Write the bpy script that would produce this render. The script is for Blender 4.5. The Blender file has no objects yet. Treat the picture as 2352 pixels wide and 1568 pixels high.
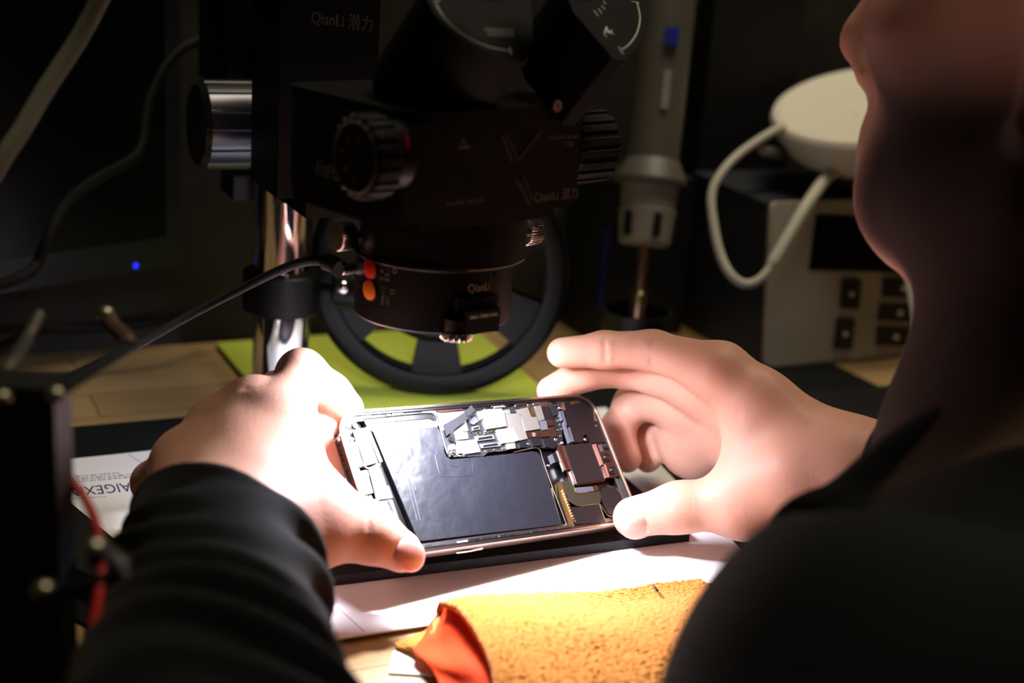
import bpy, bmesh, math, random
import numpy as np
from mathutils import Vector, Matrix, noise
random.seed(7)
SC = bpy.context.scene
COL = SC.collection
# ---------------------------------------------------------------- camera geometry (2352 x 1568 frame)
F_PX, CX, CY = 3267.0, 1176.0, 784.0
RW = np.array([[0.903857, -0.065968, 0.422717], [-0.422588, -0.291906, 0.858027], [0.066792, -0.954169, -0.291719]])
CAM = np.array([-0.26744, -0.55188, 0.294115])
def ray(px, py):
    return RW @ np.array([(px - CX) / F_PX, (py - CY) / F_PX, 1.0])
def P(px, py, d):
    return Vector(CAM + ray(px, py) * d)
def Pz(px, py, z):
    r = ray(px, py)
    return Vector(CAM + r * ((z - CAM[2]) / r[2]))
def Py(px, py, y):
    r = ray(px, py)
    return Vector(CAM + r * ((y - CAM[1]) / r[1]))
def Pn(px, py, q, n):
    r = ray(px, py); n = np.array(n); q = np.array(q)
    return Vector(CAM + r * (((q - CAM) @ n) / (r @ n)))
def CV(x, y, z):                       # a direction given as right / down / forward of the lens
    return Vector(RW @ np.array([x, y, z]))
def cc(*a):                            # catmull-rom through points
    return smooth_path(list(a))
def smooth_path(pts, n=10):
    pts = [Vector(p) for p in pts]
    if len(pts) < 3: return pts
    q = [pts[0] * 2 - pts[1]] + pts + [pts[-1] * 2 - pts[-2]]
    out = []
    for i in range(1, len(q) - 2):
        a, b, c, d = q[i - 1], q[i], q[i + 1], q[i + 2]
        for k in range(n):
            t = k / n
            out.append(0.5 * ((2 * b) + (c - a) * t + (2 * a - 5 * b + 4 * c - d) * t * t + (3 * b - a - 3 * c + d) * t ** 3))
    out.append(pts[-1])
    return out
# ---------------------------------------------------------------- materials
MATS = {}
def lin(c):
    if isinstance(c, str):
        c = c.lstrip('#'); c = [int(c[i:i + 2], 16) / 255 for i in (0, 2, 4)]
        c = [x / 12.92 if x <= .04045 else ((x + .055) / 1.055) ** 2.4 for x in c]
    return tuple(c)
def mat(name, col, rough=.5, metal=0., spec=.5, var=.08, vscale=60., bump=0., bscale=400., emit=None, estr=0., sss=0., coat=0., sheen=0., aniso=None, trans=0., bdist=.0004, sssr=(1, .3, .15), ssss=.004):
    if name in MATS: return MATS[name]
    m = bpy.data.materials.new(name); m.use_nodes = True
    nt = m.node_tree; b = nt.nodes['Principled BSDF']
    col = lin(col)
    tc = nt.nodes.new('ShaderNodeTexCoord')
    no = nt.nodes.new('ShaderNodeTexNoise'); no.inputs['Scale'].default_value = vscale; no.inputs['Detail'].default_value = 4
    nt.links.new(tc.outputs['Object'], no.inputs['Vector'])
    mx = nt.nodes.new('ShaderNodeMix'); mx.data_type = 'RGBA'
    mx.inputs['A'].default_value = (*[max(0, x * (1 - var)) for x in col], 1)
    mx.inputs['B'].default_value = (*[min(1, x * (1 + var)) for x in col], 1)
    nt.links.new(no.outputs['Fac'], mx.inputs['Factor'])
    nt.links.new(mx.outputs['Result'], b.inputs['Base Color'])
    b.inputs['Roughness'].default_value = rough; b.inputs['Metallic'].default_value = metal
    b.inputs['Specular IOR Level'].default_value = spec
    if bump:
        n2 = nt.nodes.new('ShaderNodeTexNoise'); n2.inputs['Scale'].default_value = bscale; n2.inputs['Detail'].default_value = 3
        nt.links.new(tc.outputs['Object'], n2.inputs['Vector'])
        bp = nt.nodes.new('ShaderNodeBump'); bp.inputs['Strength'].default_value = bump; bp.inputs['Distance'].default_value = bdist
        nt.links.new(n2.outputs['Fac'], bp.inputs['Height']); nt.links.new(bp.outputs['Normal'], b.inputs['Normal'])
    if emit is not None:
        b.inputs['Emission Color'].default_value = (*lin(emit), 1); b.inputs['Emission Strength'].default_value = estr
    if sss:
        b.inputs['Subsurface Weight'].default_value = sss; b.inputs['Subsurface Radius'].default_value = sssr; b.inputs['Subsurface Scale'].default_value = ssss
    if coat: b.inputs['Coat Weight'].default_value = coat; b.inputs['Coat Roughness'].default_value = .1
    if sheen: b.inputs['Sheen Weight'].default_value = sheen
    if trans: b.inputs['Transmission Weight'].default_value = trans
    MATS[name] = m
    return m
# ---------------------------------------------------------------- objects
def tag(o, label=None, cat=None, group=None, kind=None):
    if label: o['label'] = label
    if cat: o['category'] = cat
    if group: o['group'] = group
    if kind: o['kind'] = kind
    return o
def root(name, loc, label, cat, group=None):
    o = bpy.data.objects.new(name, None); o.empty_display_size = .02
    o.location = loc; COL.objects.link(o)
    return tag(o, label, cat, group)
def link_mesh(name, me, m, parent=None):
    o = bpy.data.objects.new(name, me); COL.objects.link(o)
    if m is not None: me.materials.append(m)
    if parent is not None:
        o.parent = parent
        M = Matrix.Translation(parent.location) if parent.type == 'EMPTY' else Matrix.Identity(4)
        o.matrix_parent_inverse = M.inverted()
    return o
def frame(o, x, z):                    # 4x4 from origin, x axis hint, z axis
    z = Vector(z).normalized(); x = Vector(x); x = (x - z * x.dot(z)).normalized(); y = z.cross(x)
    M = Matrix((x, y, z)).transposed().to_4x4(); M.translation = Vector(o)
    return M
def anyx(z):
    z = Vector(z); return Vector((1, 0, 0)) if abs(z.normalized().x) < .8 else Vector((0, 1, 0))
class MB:
    def __init__(s): s.bm = bmesh.new()
    def _bev(s, geom, w, seg=2):
        if w > 0:
            es = {e for f in geom for e in f.edges}
            es = [e for e in es if len(e.link_faces) == 2 and e.calc_face_angle(0) > .5]
            if es: bmesh.ops.bevel(s.bm, geom=es, offset=w, segments=seg, affect='EDGES', clamp_overlap=True)
    def prism(s, poly, z0, z1, M=None, bev=0., taper=1.):
        M = M or Matrix.Identity(4); n = len(poly)
        a = sum(poly[i][0] * poly[(i + 1) % n][1] - poly[(i + 1) % n][0] * poly[i][1] for i in range(n))
        if a < 0: poly = poly[::-1]
        if z1 < z0: z0, z1 = z1, z0
        cx = sum(p[0] for p in poly) / n; cy = sum(p[1] for p in poly) / n
        lo = [s.bm.verts.new(M @ Vector((p[0], p[1], z0))) for p in poly]
        hi = [s.bm.verts.new(M @ Vector((cx + (p[0] - cx) * taper, cy + (p[1] - cy) * taper, z1))) for p in poly]
        fs = [s.bm.faces.new(lo[::-1]), s.bm.faces.new(hi)]
        for i in range(n):
            j = (i + 1) % n; fs.append(s.bm.faces.new((lo[i], lo[j], hi[j], hi[i])))
        s._bev(fs, bev); return s
    def box(s, c, sz, M=None, bev=0.):
        x, y, z = [v / 2 for v in sz]; T = (M or Matrix.Identity(4)) @ Matrix.Translation(Vector(c))
        return s.prism([(-x, -y), (x, -y), (x, y), (-x, y)], -z, z, T, bev)
    def lathe(s, prof, M=None, n=48, closed=False, mod=None):
        M = M or Matrix.Identity(4); rings = []
        for k, (r, z) in enumerate(prof):
            if r < 1e-7: rings.append([s.bm.verts.new(M @ Vector((0, 0, z)))]); continue
            ring = []
            for i in range(n):
                a = 2 * math.pi * i / n; rr = r * (mod(a, k) if mod else 1)
                ring.append(s.bm.verts.new(M @ Vector((rr * math.cos(a), rr * math.sin(a), z))))
            rings.append(ring)
        pairs = list(zip(rings, rings[1:])) + ([(rings[-1], rings[0])] if closed else [])
        for A, B in pairs:
            for i in range(n):
                j = (i + 1) % n
                if len(A) == 1 and len(B) == 1: continue
                if len(A) == 1: s.bm.faces.new((A[0], B[j], B[i]))
                elif len(B) == 1: s.bm.faces.new((A[i], A[j], B[0]))
                else: s.bm.faces.new((A[i], A[j], B[j], B[i]))
        return s
    def cyl(s, p0, p1, r0, r1=None, n=32, bev=0., mod=None):
        r1 = r0 if r1 is None else r1; p0 = Vector(p0); p1 = Vector(p1); L = (p1 - p0).length
        M = frame(p0, anyx(p1 - p0), p1 - p0); b = bev
        prof = [(0, 0), (r0 - b, 0), (r0, b), (r1, L - b), (r1 - b, L), (0, L)] if b else [(0, 0), (r0, 0), (r1, L), (0, L)]
        return s.lathe(prof, M, n, mod=mod)
    def knurl(s, p0, p1, r, teeth, depth, n=None, bev=.0006):
        n = n or teeth * 4
        f = lambda a, k: 1 - (depth / r if (math.floor(a / (2 * math.pi) * teeth * 2 + .25) % 2) else 0)
        return s.cyl(p0, p1, r, n=n, bev=bev, mod=f)
    def tube(s, pts, r, n=10, ell=1.):
        pts = [Vector(p) for p in pts]; rings = []; up = None
        for i, p in enumerate(pts):
            t = (pts[min(i + 1, len(pts) - 1)] - pts[max(i - 1, 0)]).normalized()
            up = anyx(t) if up is None else up
            x = (up - t * up.dot(t)).normalized(); up = x; y = t.cross(x)
            rr = r(i / (len(pts) - 1)) if callable(r) else r
            rings.append([s.bm.verts.new(p + x * rr * math.cos(2 * math.pi * k / n) + y * rr * ell * math.sin(2 * math.pi * k / n)) for k in range(n)])
        for A, B in zip(rings, rings[1:]):
            for k in range(n): s.bm.faces.new((A[k], A[(k + 1) % n], B[(k + 1) % n], B[k]))
        s.bm.faces.new(rings[0][::-1]); s.bm.faces.new(rings[-1]); return s
    def ball(s, c, r, sz=(1, 1, 1), M=None, seg=20):
        T = (M or Matrix.Identity(4)) @ Matrix.Translation(Vector(c)) @ Matrix.Diagonal((*[r * k for k in sz], 1))
        bmesh.ops.create_uvsphere(s.bm, u_segments=seg, v_segments=seg // 2 + 2, radius=1, matrix=T); return s
    def ringprism(s, outer, inner, z0, z1, M=None):
        M = M or Matrix.Identity(4); n = len(outer)
        V = lambda p, z: s.bm.verts.new(M @ Vector((p[0], p[1], z)))
        a = [V(p, z0) for p in outer]; b = [V(p, z1) for p in outer]; c = [V(p, z1) for p in inner]; d = [V(p, z0) for p in inner]
        for i in range(n):
            j = (i + 1) % n
            for A, B in ((a, b), (b, c), (c, d), (d, a)): s.bm.faces.new((A[i], A[j], B[j], B[i]))
        return s
    def build(s, name, m, parent=None, ang=35, smooth=True, label=None):
        bmesh.ops.recalc_face_normals(s.bm, faces=s.bm.faces[:])
        me = bpy.data.meshes.new(name); s.bm.to_mesh(me); s.bm.free()
        if smooth:
            me.polygons.foreach_set('use_smooth', [True] * len(me.polygons)); me.set_sharp_from_angle(angle=math.radians(ang))
        o = link_mesh(name, me, m, parent)
        if label: o['label'] = label
        return o
def rrect(w, h, r, n=10, cx=0, cy=0):
    out = []
    for k, (sx, sy) in enumerate(((1, 1), (-1, 1), (-1, -1), (1, -1))):
        for i in range(n + 1):
            a = math.pi / 2 * (k + i / n)
            out.append((cx + sx * (w / 2 - r) + r * math.cos(a), cy + sy * (h / 2 - r) + r * math.sin(a)))
    return out
def text_mesh(txt, size, ext=.00005, font_shear=0., sx=1., align='CENTER', space=1.):
    c = bpy.data.curves.new('t', 'FONT'); c.body = txt; c.size = size; c.extrude = ext; c.align_x = align; c.align_y = 'CENTER'
    c.shear = font_shear; c.space_character = space; c.resolution_u = 4
    o = bpy.data.objects.new('t', c); COL.objects.link(o)
    bpy.context.view_layer.update()
    me = bpy.data.meshes.new_from_object(o.evaluated_get(bpy.context.evaluated_depsgraph_get()))
    bpy.data.objects.remove(o); bpy.data.curves.remove(c)
    me.transform(Matrix.Diagonal((sx, 1, 1, 1)))
    return me
def text(name, txt, size, M, m, parent, wrap=None, turn=0, **k):
    me = text_mesh(txt, size, **k); me.materials.clear()
    if turn: me.transform(Matrix.Rotation(math.radians(turn), 4, 'Z'))
    if wrap:                              # wrap on a vertical cylinder: (axis point, radius, angle, z)
        c, R, a0, z = wrap
        for v in me.vertices:
            a = a0 + v.co.x / R; rr = R + v.co.z
            v.co = Vector((c.x + rr * math.cos(a), c.y + rr * math.sin(a), z + v.co.y))
    else: me.transform(M)
    return link_mesh(name, me, m, parent)
# ---------------------------------------------------------------- implicit surfaces
def smin(a, b, k):
    if k <= 0: return np.minimum(a, b)
    h = np.maximum(k - np.abs(a - b), 0) / k
    return np.minimum(a, b) - h * h * k * .25
def smax(a, b, k): return -smin(-a, -b, k)
def cap(p, a, b, ra, rb):
    a = np.array(a, np.float32); b = np.array(b, np.float32); ab = b - a
    t = np.clip(((p - a) @ ab) / max(ab @ ab, 1e-12), 0, 1)
    return np.linalg.norm(p - a - t[..., None] * ab, axis=-1) - (ra + (rb - ra) * t)
def ell(p, c, R, rad):                # ellipsoid, R = 3x3 rows local axes
    q = (p - np.array(c, np.float32)) @ np.array(R, np.float32).T / np.array(rad, np.float32)
    k0 = np.linalg.norm(q, axis=-1); k1 = np.linalg.norm(q / np.array(rad, np.float32), axis=-1)
    return k0 * (k0 - 1) / np.maximum(k1, 1e-9)
def chain(p, js, k=.004):             # js: [(pos, r)]
    d = None
    for (a, ra), (b, rb) in zip(js, js[1:]):
        c = cap(p, a, b, ra, rb); d = c if d is None else smin(d, c, k)
    return d
def snet(fun, lo, hi, h):
    lo = np.array(lo); hi = np.array(hi); n = np.ceil((hi - lo) / h).astype(int) + 1
    ax = [np.float32(lo[i] + h * np.arange(n[i])) for i in range(3)]
    Fv = np.empty(n, np.float32); step = max(1, int(400000 / (n[1] * n[2])))
    for i in range(0, n[0], step):
        g = np.stack(np.meshgrid(ax[0][i:i + step], ax[1], ax[2], indexing='ij'), -1)
        Fv[i:i + step] = fun(g)
    ins = Fv < 0
    c = np.zeros(n - 1, np.int8)
    for dx in (0, 1):
        for dy in (0, 1):
            for dz in (0, 1): c += ins[dx:n[0] - 1 + dx, dy:n[1] - 1 + dy, dz:n[2] - 1 + dz]
    act = np.argwhere((c > 0) & (c < 8))
    idx = -np.ones(n - 1, np.int64); idx[tuple(act.T)] = np.arange(len(act))
    acc = np.zeros((len(act), 3)); cnt = np.zeros(len(act))
    corners = [(x, y, z) for x in (0, 1) for y in (0, 1) for z in (0, 1)]
    for a in corners:
        for k in range(3):
            if a[k]: continue
            b = list(a); b[k] = 1
            fa = Fv[tuple((act + a).T)]; fb = Fv[tuple((act + b).T)]
            m = (fa < 0) != (fb < 0); t = np.where(m, fa / np.where(m, fa - fb, 1), 0)
            q = np.array(a)[None] + np.zeros((len(act), 3)); q[:, k] += t
            acc[m] += q[m]; cnt[m] += 1
    V = lo + h * (act + acc / cnt[:, None])
    faces = []
    for k in range(3):
        u, v = (k + 1) % 3, (k + 2) % 3
        sl = [slice(0, n[i]) for i in range(3)]; sl[k] = slice(0, n[k] - 1); sl[u] = slice(1, n[u] - 1); sl[v] = slice(1, n[v] - 1)
        s0 = ins[tuple(sl)]; sl2 = list(sl); sl2[k] = slice(1, n[k]); s1 = ins[tuple(sl2)]
        e = np.argwhere(s0 != s1); flip = s0[tuple(e.T)]
        off = np.zeros(3, int); off[u] = 1; off[v] = 1; e = e + off
        du = np.zeros(3, int); du[u] = 1; dv = np.zeros(3, int); dv[v] = 1
        q = np.stack([idx[tuple((e - du - dv).T)], idx[tuple((e - dv).T)], idx[tuple(e.T)], idx[tuple((e - du).T)]], 1)
        q[~flip] = q[~flip][:, ::-1]; faces.append(q)
    return V, np.concatenate(faces)
def np_mesh(name, V, Fq):
    me = bpy.data.meshes.new(name); me.vertices.add(len(V)); me.vertices.foreach_set('co', np.asarray(V, np.float32).ravel())
    nf = len(Fq); me.loops.add(nf * 4); me.loops.foreach_set('vertex_index', np.asarray(Fq, np.int32).ravel())
    me.polygons.add(nf); me.polygons.foreach_set('loop_start', np.arange(nf, dtype=np.int32) * 4)
    try: me.polygons.foreach_set('loop_total', np.full(nf, 4, np.int32))
    except Exception: pass
    me.update(calc_edges=True); me.validate()
    me.polygons.foreach_set('use_smooth', [True] * len(me.polygons))
    return me
def relax(V, Fq, it=2, lam=.5):
    E = np.concatenate([Fq[:, [0, 1]], Fq[:, [1, 2]], Fq[:, [2, 3]], Fq[:, [3, 0]]])
    for _ in range(it):
        s = np.zeros_like(V); c = np.zeros(len(V))
        for a, b in ((0, 1), (1, 0)):
            np.add.at(s, E[:, a], V[E[:, b]]); np.add.at(c, E[:, a], 1)
        V = V + lam * (s / np.maximum(c, 1)[:, None] - V)
    return V
# ================================================================ materials
def wood_mat():
    m = mat('bamboo', '#b89a68', .45, var=.12, vscale=8)
    nt = m.node_tree; b = nt.nodes['Principled BSDF']
    tc = nt.nodes.new('ShaderNodeTexCoord'); mp = nt.nodes.new('ShaderNodeMapping'); mp.inputs['Scale'].default_value = (3, 60, 60)
    w = nt.nodes.new('ShaderNodeTexNoise'); w.inputs['Scale'].default_value = 5; w.inputs['Detail'].default_value = 6
    nt.links.new(tc.outputs['Object'], mp.inputs['Vector']); nt.links.new(mp.outputs['Vector'], w.inputs['Vector'])
    br = nt.nodes.new('ShaderNodeTexBrick'); br.inputs['Scale'].default_value = 9; br.inputs['Mortar Size'].default_value = .004
    br.inputs['Color1'].default_value = (*lin('#bda074'), 1); br.inputs['Color2'].default_value = (*lin('#ab8c5c'), 1); br.inputs['Mortar'].default_value = (*lin('#6a4a22'), 1)
    br.inputs['Row Height'].default_value = .35; br.inputs['Brick Width'].default_value = 2.5
    nt.links.new(tc.outputs['Object'], br.inputs['Vector'])
    mx = nt.nodes.new('ShaderNodeMix'); mx.data_type = 'RGBA'; mx.blend_type = 'MULTIPLY'; mx.inputs['Factor'].default_value = .55
    rp = nt.nodes.new('ShaderNodeMapRange'); rp.inputs['To Min'].default_value = .45; rp.inputs['To Max'].default_value = 1.25
    nt.links.new(w.outputs['Fac'], rp.inputs['Value'])
    nt.links.new(br.outputs['Color'], mx.inputs['A']); nt.links.new(rp.outputs['Result'], mx.inputs['B'])
    nt.links.new(mx.outputs['Result'], b.inputs['Base Color'])
    return m
M_wood = wood_mat()
def fabric_mat(name, c1, c2, sc=900):
    m = mat(name, c1, .95, spec=.1, var=.35, vscale=25, bump=.6, bscale=sc, bdist=.001)
    return m
M_wall = fabric_mat('wall_cloth', '#3d3c39', None, 700)
M_floor = mat('floor_grey', '#3a3835', .6, var=.2, vscale=6)
M_black = mat('black_plastic', '#0c0c0d', .42, var=.1)
M_blackr = mat('black_rubber', '#101112', .7, spec=.3, var=.15, bump=.3, bscale=1500)
M_anod = mat('black_anodised', '#070708', .42, metal=.0, spec=.3, var=.06)
M_chrome = mat('chrome', '#e6e6ea', .05, metal=1, var=.01)
M_steel = mat('steel', '#cfcfd2', .22, metal=1, var=.04)
M_knurl = mat('nickel', '#d8d6d4', .2, metal=1, var=.05)
M_blue_led = mat('blue_led', '#1020ff', .3, emit='#2030ff', estr=1.6)
M_screen = mat('dark_screen', '#020306', .3, spec=.25, var=.05)
M_paper = mat('white_paper', '#f2f2f3', .8, spec=.2, var=.02)
M_ink = mat('blue_ink', '#1d2a66', .8, var=.05)
M_inkg = mat('grey_ink', '#a9abb5', .8, var=.05)
M_line = mat('crease_grey', '#8a8a90', .9, var=.05)
M_pad = mat('charcoal_pad', '#1b1c20', .62, spec=.4, var=.2, vscale=300, bump=.9, bscale=1800, bdist=.0006)
M_mat = mat('black_mat', '#0c0f10', .8, spec=.2, var=.2)
M_lime = mat('lime_plastic', '#c4d552', .6, var=.04)
M_grey = mat('warm_grey_plastic', '#8d8a80', .5, var=.04)
M_greyd = mat('dark_blue_grey_metal', '#262b33', .5, var=.06)
M_white = mat('white_plastic', '#dedcc8', .45, var=.02)
M_cablew = mat('white_cable', '#c9c7ba', .5, var=.05)
M_silk = mat('grey_print', '#efe9e0', .6, var=.05)
M_silkd = mat('dim_grey_print', '#6a675f', .7, var=.05)
M_red = mat('red_plastic', '#b8201c', .4, var=.04)
M_orange = mat('orange_plastic', '#e0762a', .4, var=.04)
M_redcable = mat('red_rubber', '#c32a1e', .45, var=.05)
M_braid = mat('grey_braid', '#6b6a58', .8, var=.3, vscale=1200, bump=1., bscale=1500, bdist=.001)
M_braidb = mat('black_braid', '#131315', .55, var=.4, vscale=1800, bump=1., bscale=2200, bdist=.0008)
M_cabled = mat('dark_cable', '#060607', .7, spec=.25, var=.1)

# ================================================================ setting
YW, YF = .36, -.105
m = MB(); m.box((.3, YW + .02, .5), (4, .04, 2.6)); w = m.build('wall_back', M_wall, smooth=False); tag(w, kind='structure')
m = MB(); m.box((.3, -.4, -.77), (4, 3, .04)); w = m.build('floor', M_floor, smooth=False); tag(w, kind='structure')
desk = root('workbench', (0, 0, -.75), 'bamboo topped workbench carrying the paper, mats and tools', 'workbench')
m = MB(); m.box((.2, (YW + YF) / 2 - .001, -.0125), (1.9, YW - YF - .004, .025), bev=.003); m.build('tabletop', M_wood, desk)
for x in (-.68, 1.08):
    for y in (YF + .05, YW - .06):
        m = MB(); m.box((x, y, -.3875), (.05, .05, .725), bev=.003); m.build('leg', M_greyd, desk)
# black bench mat under the paper
def flat(name, pts, z0, z1, m_, bev=.0004, parent=None):
    b = MB(); b.prism([(p[0], p[1]) for p in pts], z0, z1, None, bev); return b.build(name, m_, parent)
mb = Pz(160, 975, .002), Pz(450, 960, .002)
MBY = (mb[0].y + mb[1].y) / 2
o = flat('bench_mat', [(-.33, MBY), (.36, MBY), (.36, .06), (.33, -.03), (.33, -.098), (.10, -.098), (.085, -.05), (-.09, -.05), (Pz(330, 1530, 0).x, Pz(330, 1530, 0).y), (Pz(205, 1448, 0).x, Pz(205, 1448, 0).y), (Pz(120, 1392, 0).x, Pz(120, 1392, 0).y), (Pz(-150, 1250, 0).x, Pz(-150, 1250, 0).y)], 0, .002, M_mat, .0005)
tag(o, 'flat black bench mat lying on the wood under the white paper', 'mat')
# paper sheet
Z_P = .0026
pa = [Pz(1513, 1064, Z_P), Pz(1704, 1266, Z_P), Pz(720, 1475, Z_P), Pz(400, 1033, Z_P)]
xr = .150
q = [Pz(145, 1052, Z_P), Pz(400, 1033, Z_P), Pz(1513, 1064, Z_P), Pz(1704, 1266, Z_P), Pz(980, 1435, Z_P), Pz(720, 1475, Z_P)]
yb = (q[0].y + q[1].y) / 2; ry = lambda y: q[2].x + (q[3].x - q[2].x) * (y - q[2].y) / (q[3].y - q[2].y)
yf = q[4].y; xl = q[0].x - .004
paper = flat('paper_sheet', [(xl, yb - .003), (xl + .004, yb), (xl + .03, yb + .0002), (xl + .06, yb + .001), (ry(yb), yb - .001), (ry(yf), yf - .004), (q[4].x + .05, yf - .0005), (q[5].x, q[5].y), (xl - .004, q[5].y + .003)], .002, Z_P, M_paper, .0002)
tag(paper, 'white printed paper sheet lying under the opened phone', 'paper')
def pline(p, q, w_=.0004):
    a = Pz(*p, Z_P); b = Pz(*q, Z_P); d = (b - a); M = frame((a + b) / 2 + Vector((0, 0, .00004)), d, (0, 0, 1))
    k = MB(); k.box((0, 0, 0), (d.length, w_, .00006), M); return k.build('printed_line', M_line, paper, smooth=False)
for p, q in (((1440, 1258), (1545, 1332)), ((775, 1394), (838, 1452)), ((295, 1043), (330, 1066)), ((150, 1146), (245, 1140))): pline(p, q)
def ptext(txt, px, py, size, m_, name, x2, y2, sx=1.):
    a = Pz(px, py, Z_P); b = Pz(x2, y2, Z_P); M = frame((a.x, a.y, Z_P + .00005), b - a, (0, 0, 1))
    return text(name, txt, size, M, m_, paper, ext=.00003, sx=sx)
ptext('KAIGEXIN', 240, 1122, .016, M_ink, 'printed_word', 140, 1131, sx=.5)
rgt = random.Random(4)
for i, (px, py, n_) in enumerate(((225, 1096, 15), (232, 1101, 13), (215, 1091, 11))):   # faint illegible print
    a = Pz(px, py, Z_P); b_ = Pz(px - 100, py + 9, Z_P); T = frame((a.x, a.y, Z_P + .00004), b_ - a, (0, 0, 1)); k = MB(); x = -n_ * .0011
    for j in range(n_):
        w_ = rgt.uniform(.0008, .0022); k.box((x, 0, 0), (w_, rgt.uniform(.0012, .0026), .00005), T); x += w_ + .0007
    k.build('printed_line', M_inkg, paper, smooth=False)
# charcoal pad in front of the phone
a = Pz(700, 1330, .0075); b = Pz(1585, 1222, .0075)
yl, yr = a.y, b.y
o = flat('foam_pad', [(a.x - .02, yl + .0005), (b.x, yr), (b.x + .004, yr + .078), (a.x - .02, yl + .080)], Z_P, .0075, M_pad, .001)
tag(o, 'thick charcoal foam pad on the paper in front of the phone', 'pad')
# small card under the towel
ca = [Pz(905, 1490, .0012), Pz(1060, 1500, .0012), Pz(1040, 1552, .0012), Pz(893, 1543, .0012)]
o = flat('small_card', ca, 0.0001, .0012, M_paper, .0001); tag(o, 'small pale card poking out from under the orange towel', 'card')
# lime sheet behind
lb = [Pz(640, 955, .004), Pz(1262, 905, .004)]
lz = Py(930, 772, .34).z
lime = root('lime_tray', (.1, .3, 0), 'bright lime green tray with a raised back on the bench under the black spoked wheel', 'tray')
flat('base', [(lb[0].x, lb[0].y), (lb[1].x, lb[1].y), (lb[1].x + .012, .344), (-.045, .344), (-.045, .29)], .0021, .004, M_lime, .0006, lime)
m = MB(); m.box(((lb[1].x + .012 - .045) / 2, .342, lz / 2 + .002), (lb[1].x + .012 + .045, .006, lz - .002), None, .001); m.build('back_wall', M_lime, lime)
# black tool case at the left lower corner of the paper
c1, c2, c3, c4 = Pz(130, 1128, .014), Pz(262, 1236, .014), Pz(420, 1360, .014), Pz(120, 1330, .014)
o = flat('flat_case', [c1, c2, Pz(330, 1290, .014), Pz(262, 1340, .014), Pz(60, 1260, .014), Pz(60, 1100, .014)], Z_P, .014, M_blackr, .0015); tag(o, 'flat black textured case beside the lower left corner of the paper', 'case')
# ================================================================ phone
PC = Vector((0, 0, .045))
PR = Matrix(((0.98148, -0.06916, 0.17866), (0.17208, 0.72822, -0.66339), (-0.08422, 0.68185, 0.72663)))
PM = PR.to_4x4(); PM.translation = PC
PN = PR @ Vector((0, 0, 1))
def PH(px, py, z=0.):                  # local position on the plane z (metres) of the phone
    w_ = Pn(px, py, PC + PN * z, PN); l = PM.inverted() @ w_; return (l.x, l.y)
Z1 = lambda x, y: (720 + x / 2.94, 860 + y / 2.94)
Z2 = lambda x, y: (980 + x / 4.612, 900 + y / 4.612)
Z3 = lambda x, y: (740 + x / 3.92, 900 + y / 3.92)
ZR = lambda x, y: (1240 + x / 8.711, 880 + y / 8.711)
ZB = lambda x, y: (1280 + x / 7.127, 1040 + y / 7.127)
ZL = lambda x, y: (760 + x / 5.6, 1020 + y / 5.6)
M_ti = mat('copper_titanium', '#957a6e', .3, metal=1, var=.05)
M_rim = mat('bright_rim', '#d8d6d4', .2, metal=1, var=.05)
M_gasket = mat('black_gasket', '#08080a', .3, var=.1)
M_chas = mat('chassis_alloy', '#86868a', .32, metal=1, var=.3, vscale=500)
M_pcb = mat('black_circuit_board', '#0f1013', .4, var=.3, vscale=900, bump=.5, bscale=2500)
M_sh = mat('pale_shield', '#d2d0c2', .38, metal=.85, var=.05)
M_shg = mat('grey_shield', '#a4a29c', .42, metal=.85, var=.05)
M_shw = mat('white_label', '#eceae6', .6, var=.02)
M_cop = mat('copper_shield', '#5f3f38', .38, metal=.9, var=.08)
M_gold = mat('gold_contact', '#b3a67a', .3, metal=1, var=.1)
M_flex = mat('dark_flex', '#1d1d20', .85, spec=.1, var=.06)
M_flexg = mat('olive_flex', '#26251c', .35, var=.06)
M_mod = mat('matt_black_cover', '#101014', .32, var=.05)
M_tap = mat('blue_grey_cover', '#5b5d68', .38, metal=.4, var=.05)
M_lens = mat('lens_glass', '#020203', .03, spec=.8, coat=1.)
def batt_mat():
    m = mat('battery_wrap', '#15161d', .34, spec=.55, var=.06, vscale=40)
    nt = m.node_tree; b = nt.nodes['Principled BSDF']; tc = nt.nodes.new('ShaderNodeTexCoord')
    n = nt.nodes.new('ShaderNodeTexNoise'); n.inputs['Scale'].default_value = 55; n.inputs['Detail'].default_value = 3
    bp = nt.nodes.new('ShaderNodeBump'); bp.inputs['Strength'].default_value = .35; bp.inputs['Distance'].default_value = .003
    nt.links.new(tc.outputs['Object'], n.inputs['Vector']); nt.links.new(n.outputs['Fac'], bp.inputs['Height']); nt.links.new(bp.outputs['Normal'], b.inputs['Normal'])
    return m
M_bat = batt_mat()
phone = root('smartphone', PC, 'opened smartphone with bare circuit board and battery held in both hands', 'phone')
L_, W_, T_ = .1475, .0715, .0078
O1 = rrect(L_, W_, .0122, 14)
def inset(k): return rrect(L_ - 2 * k, W_ - 2 * k, max(.0122 - k, .001), 14)
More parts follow.
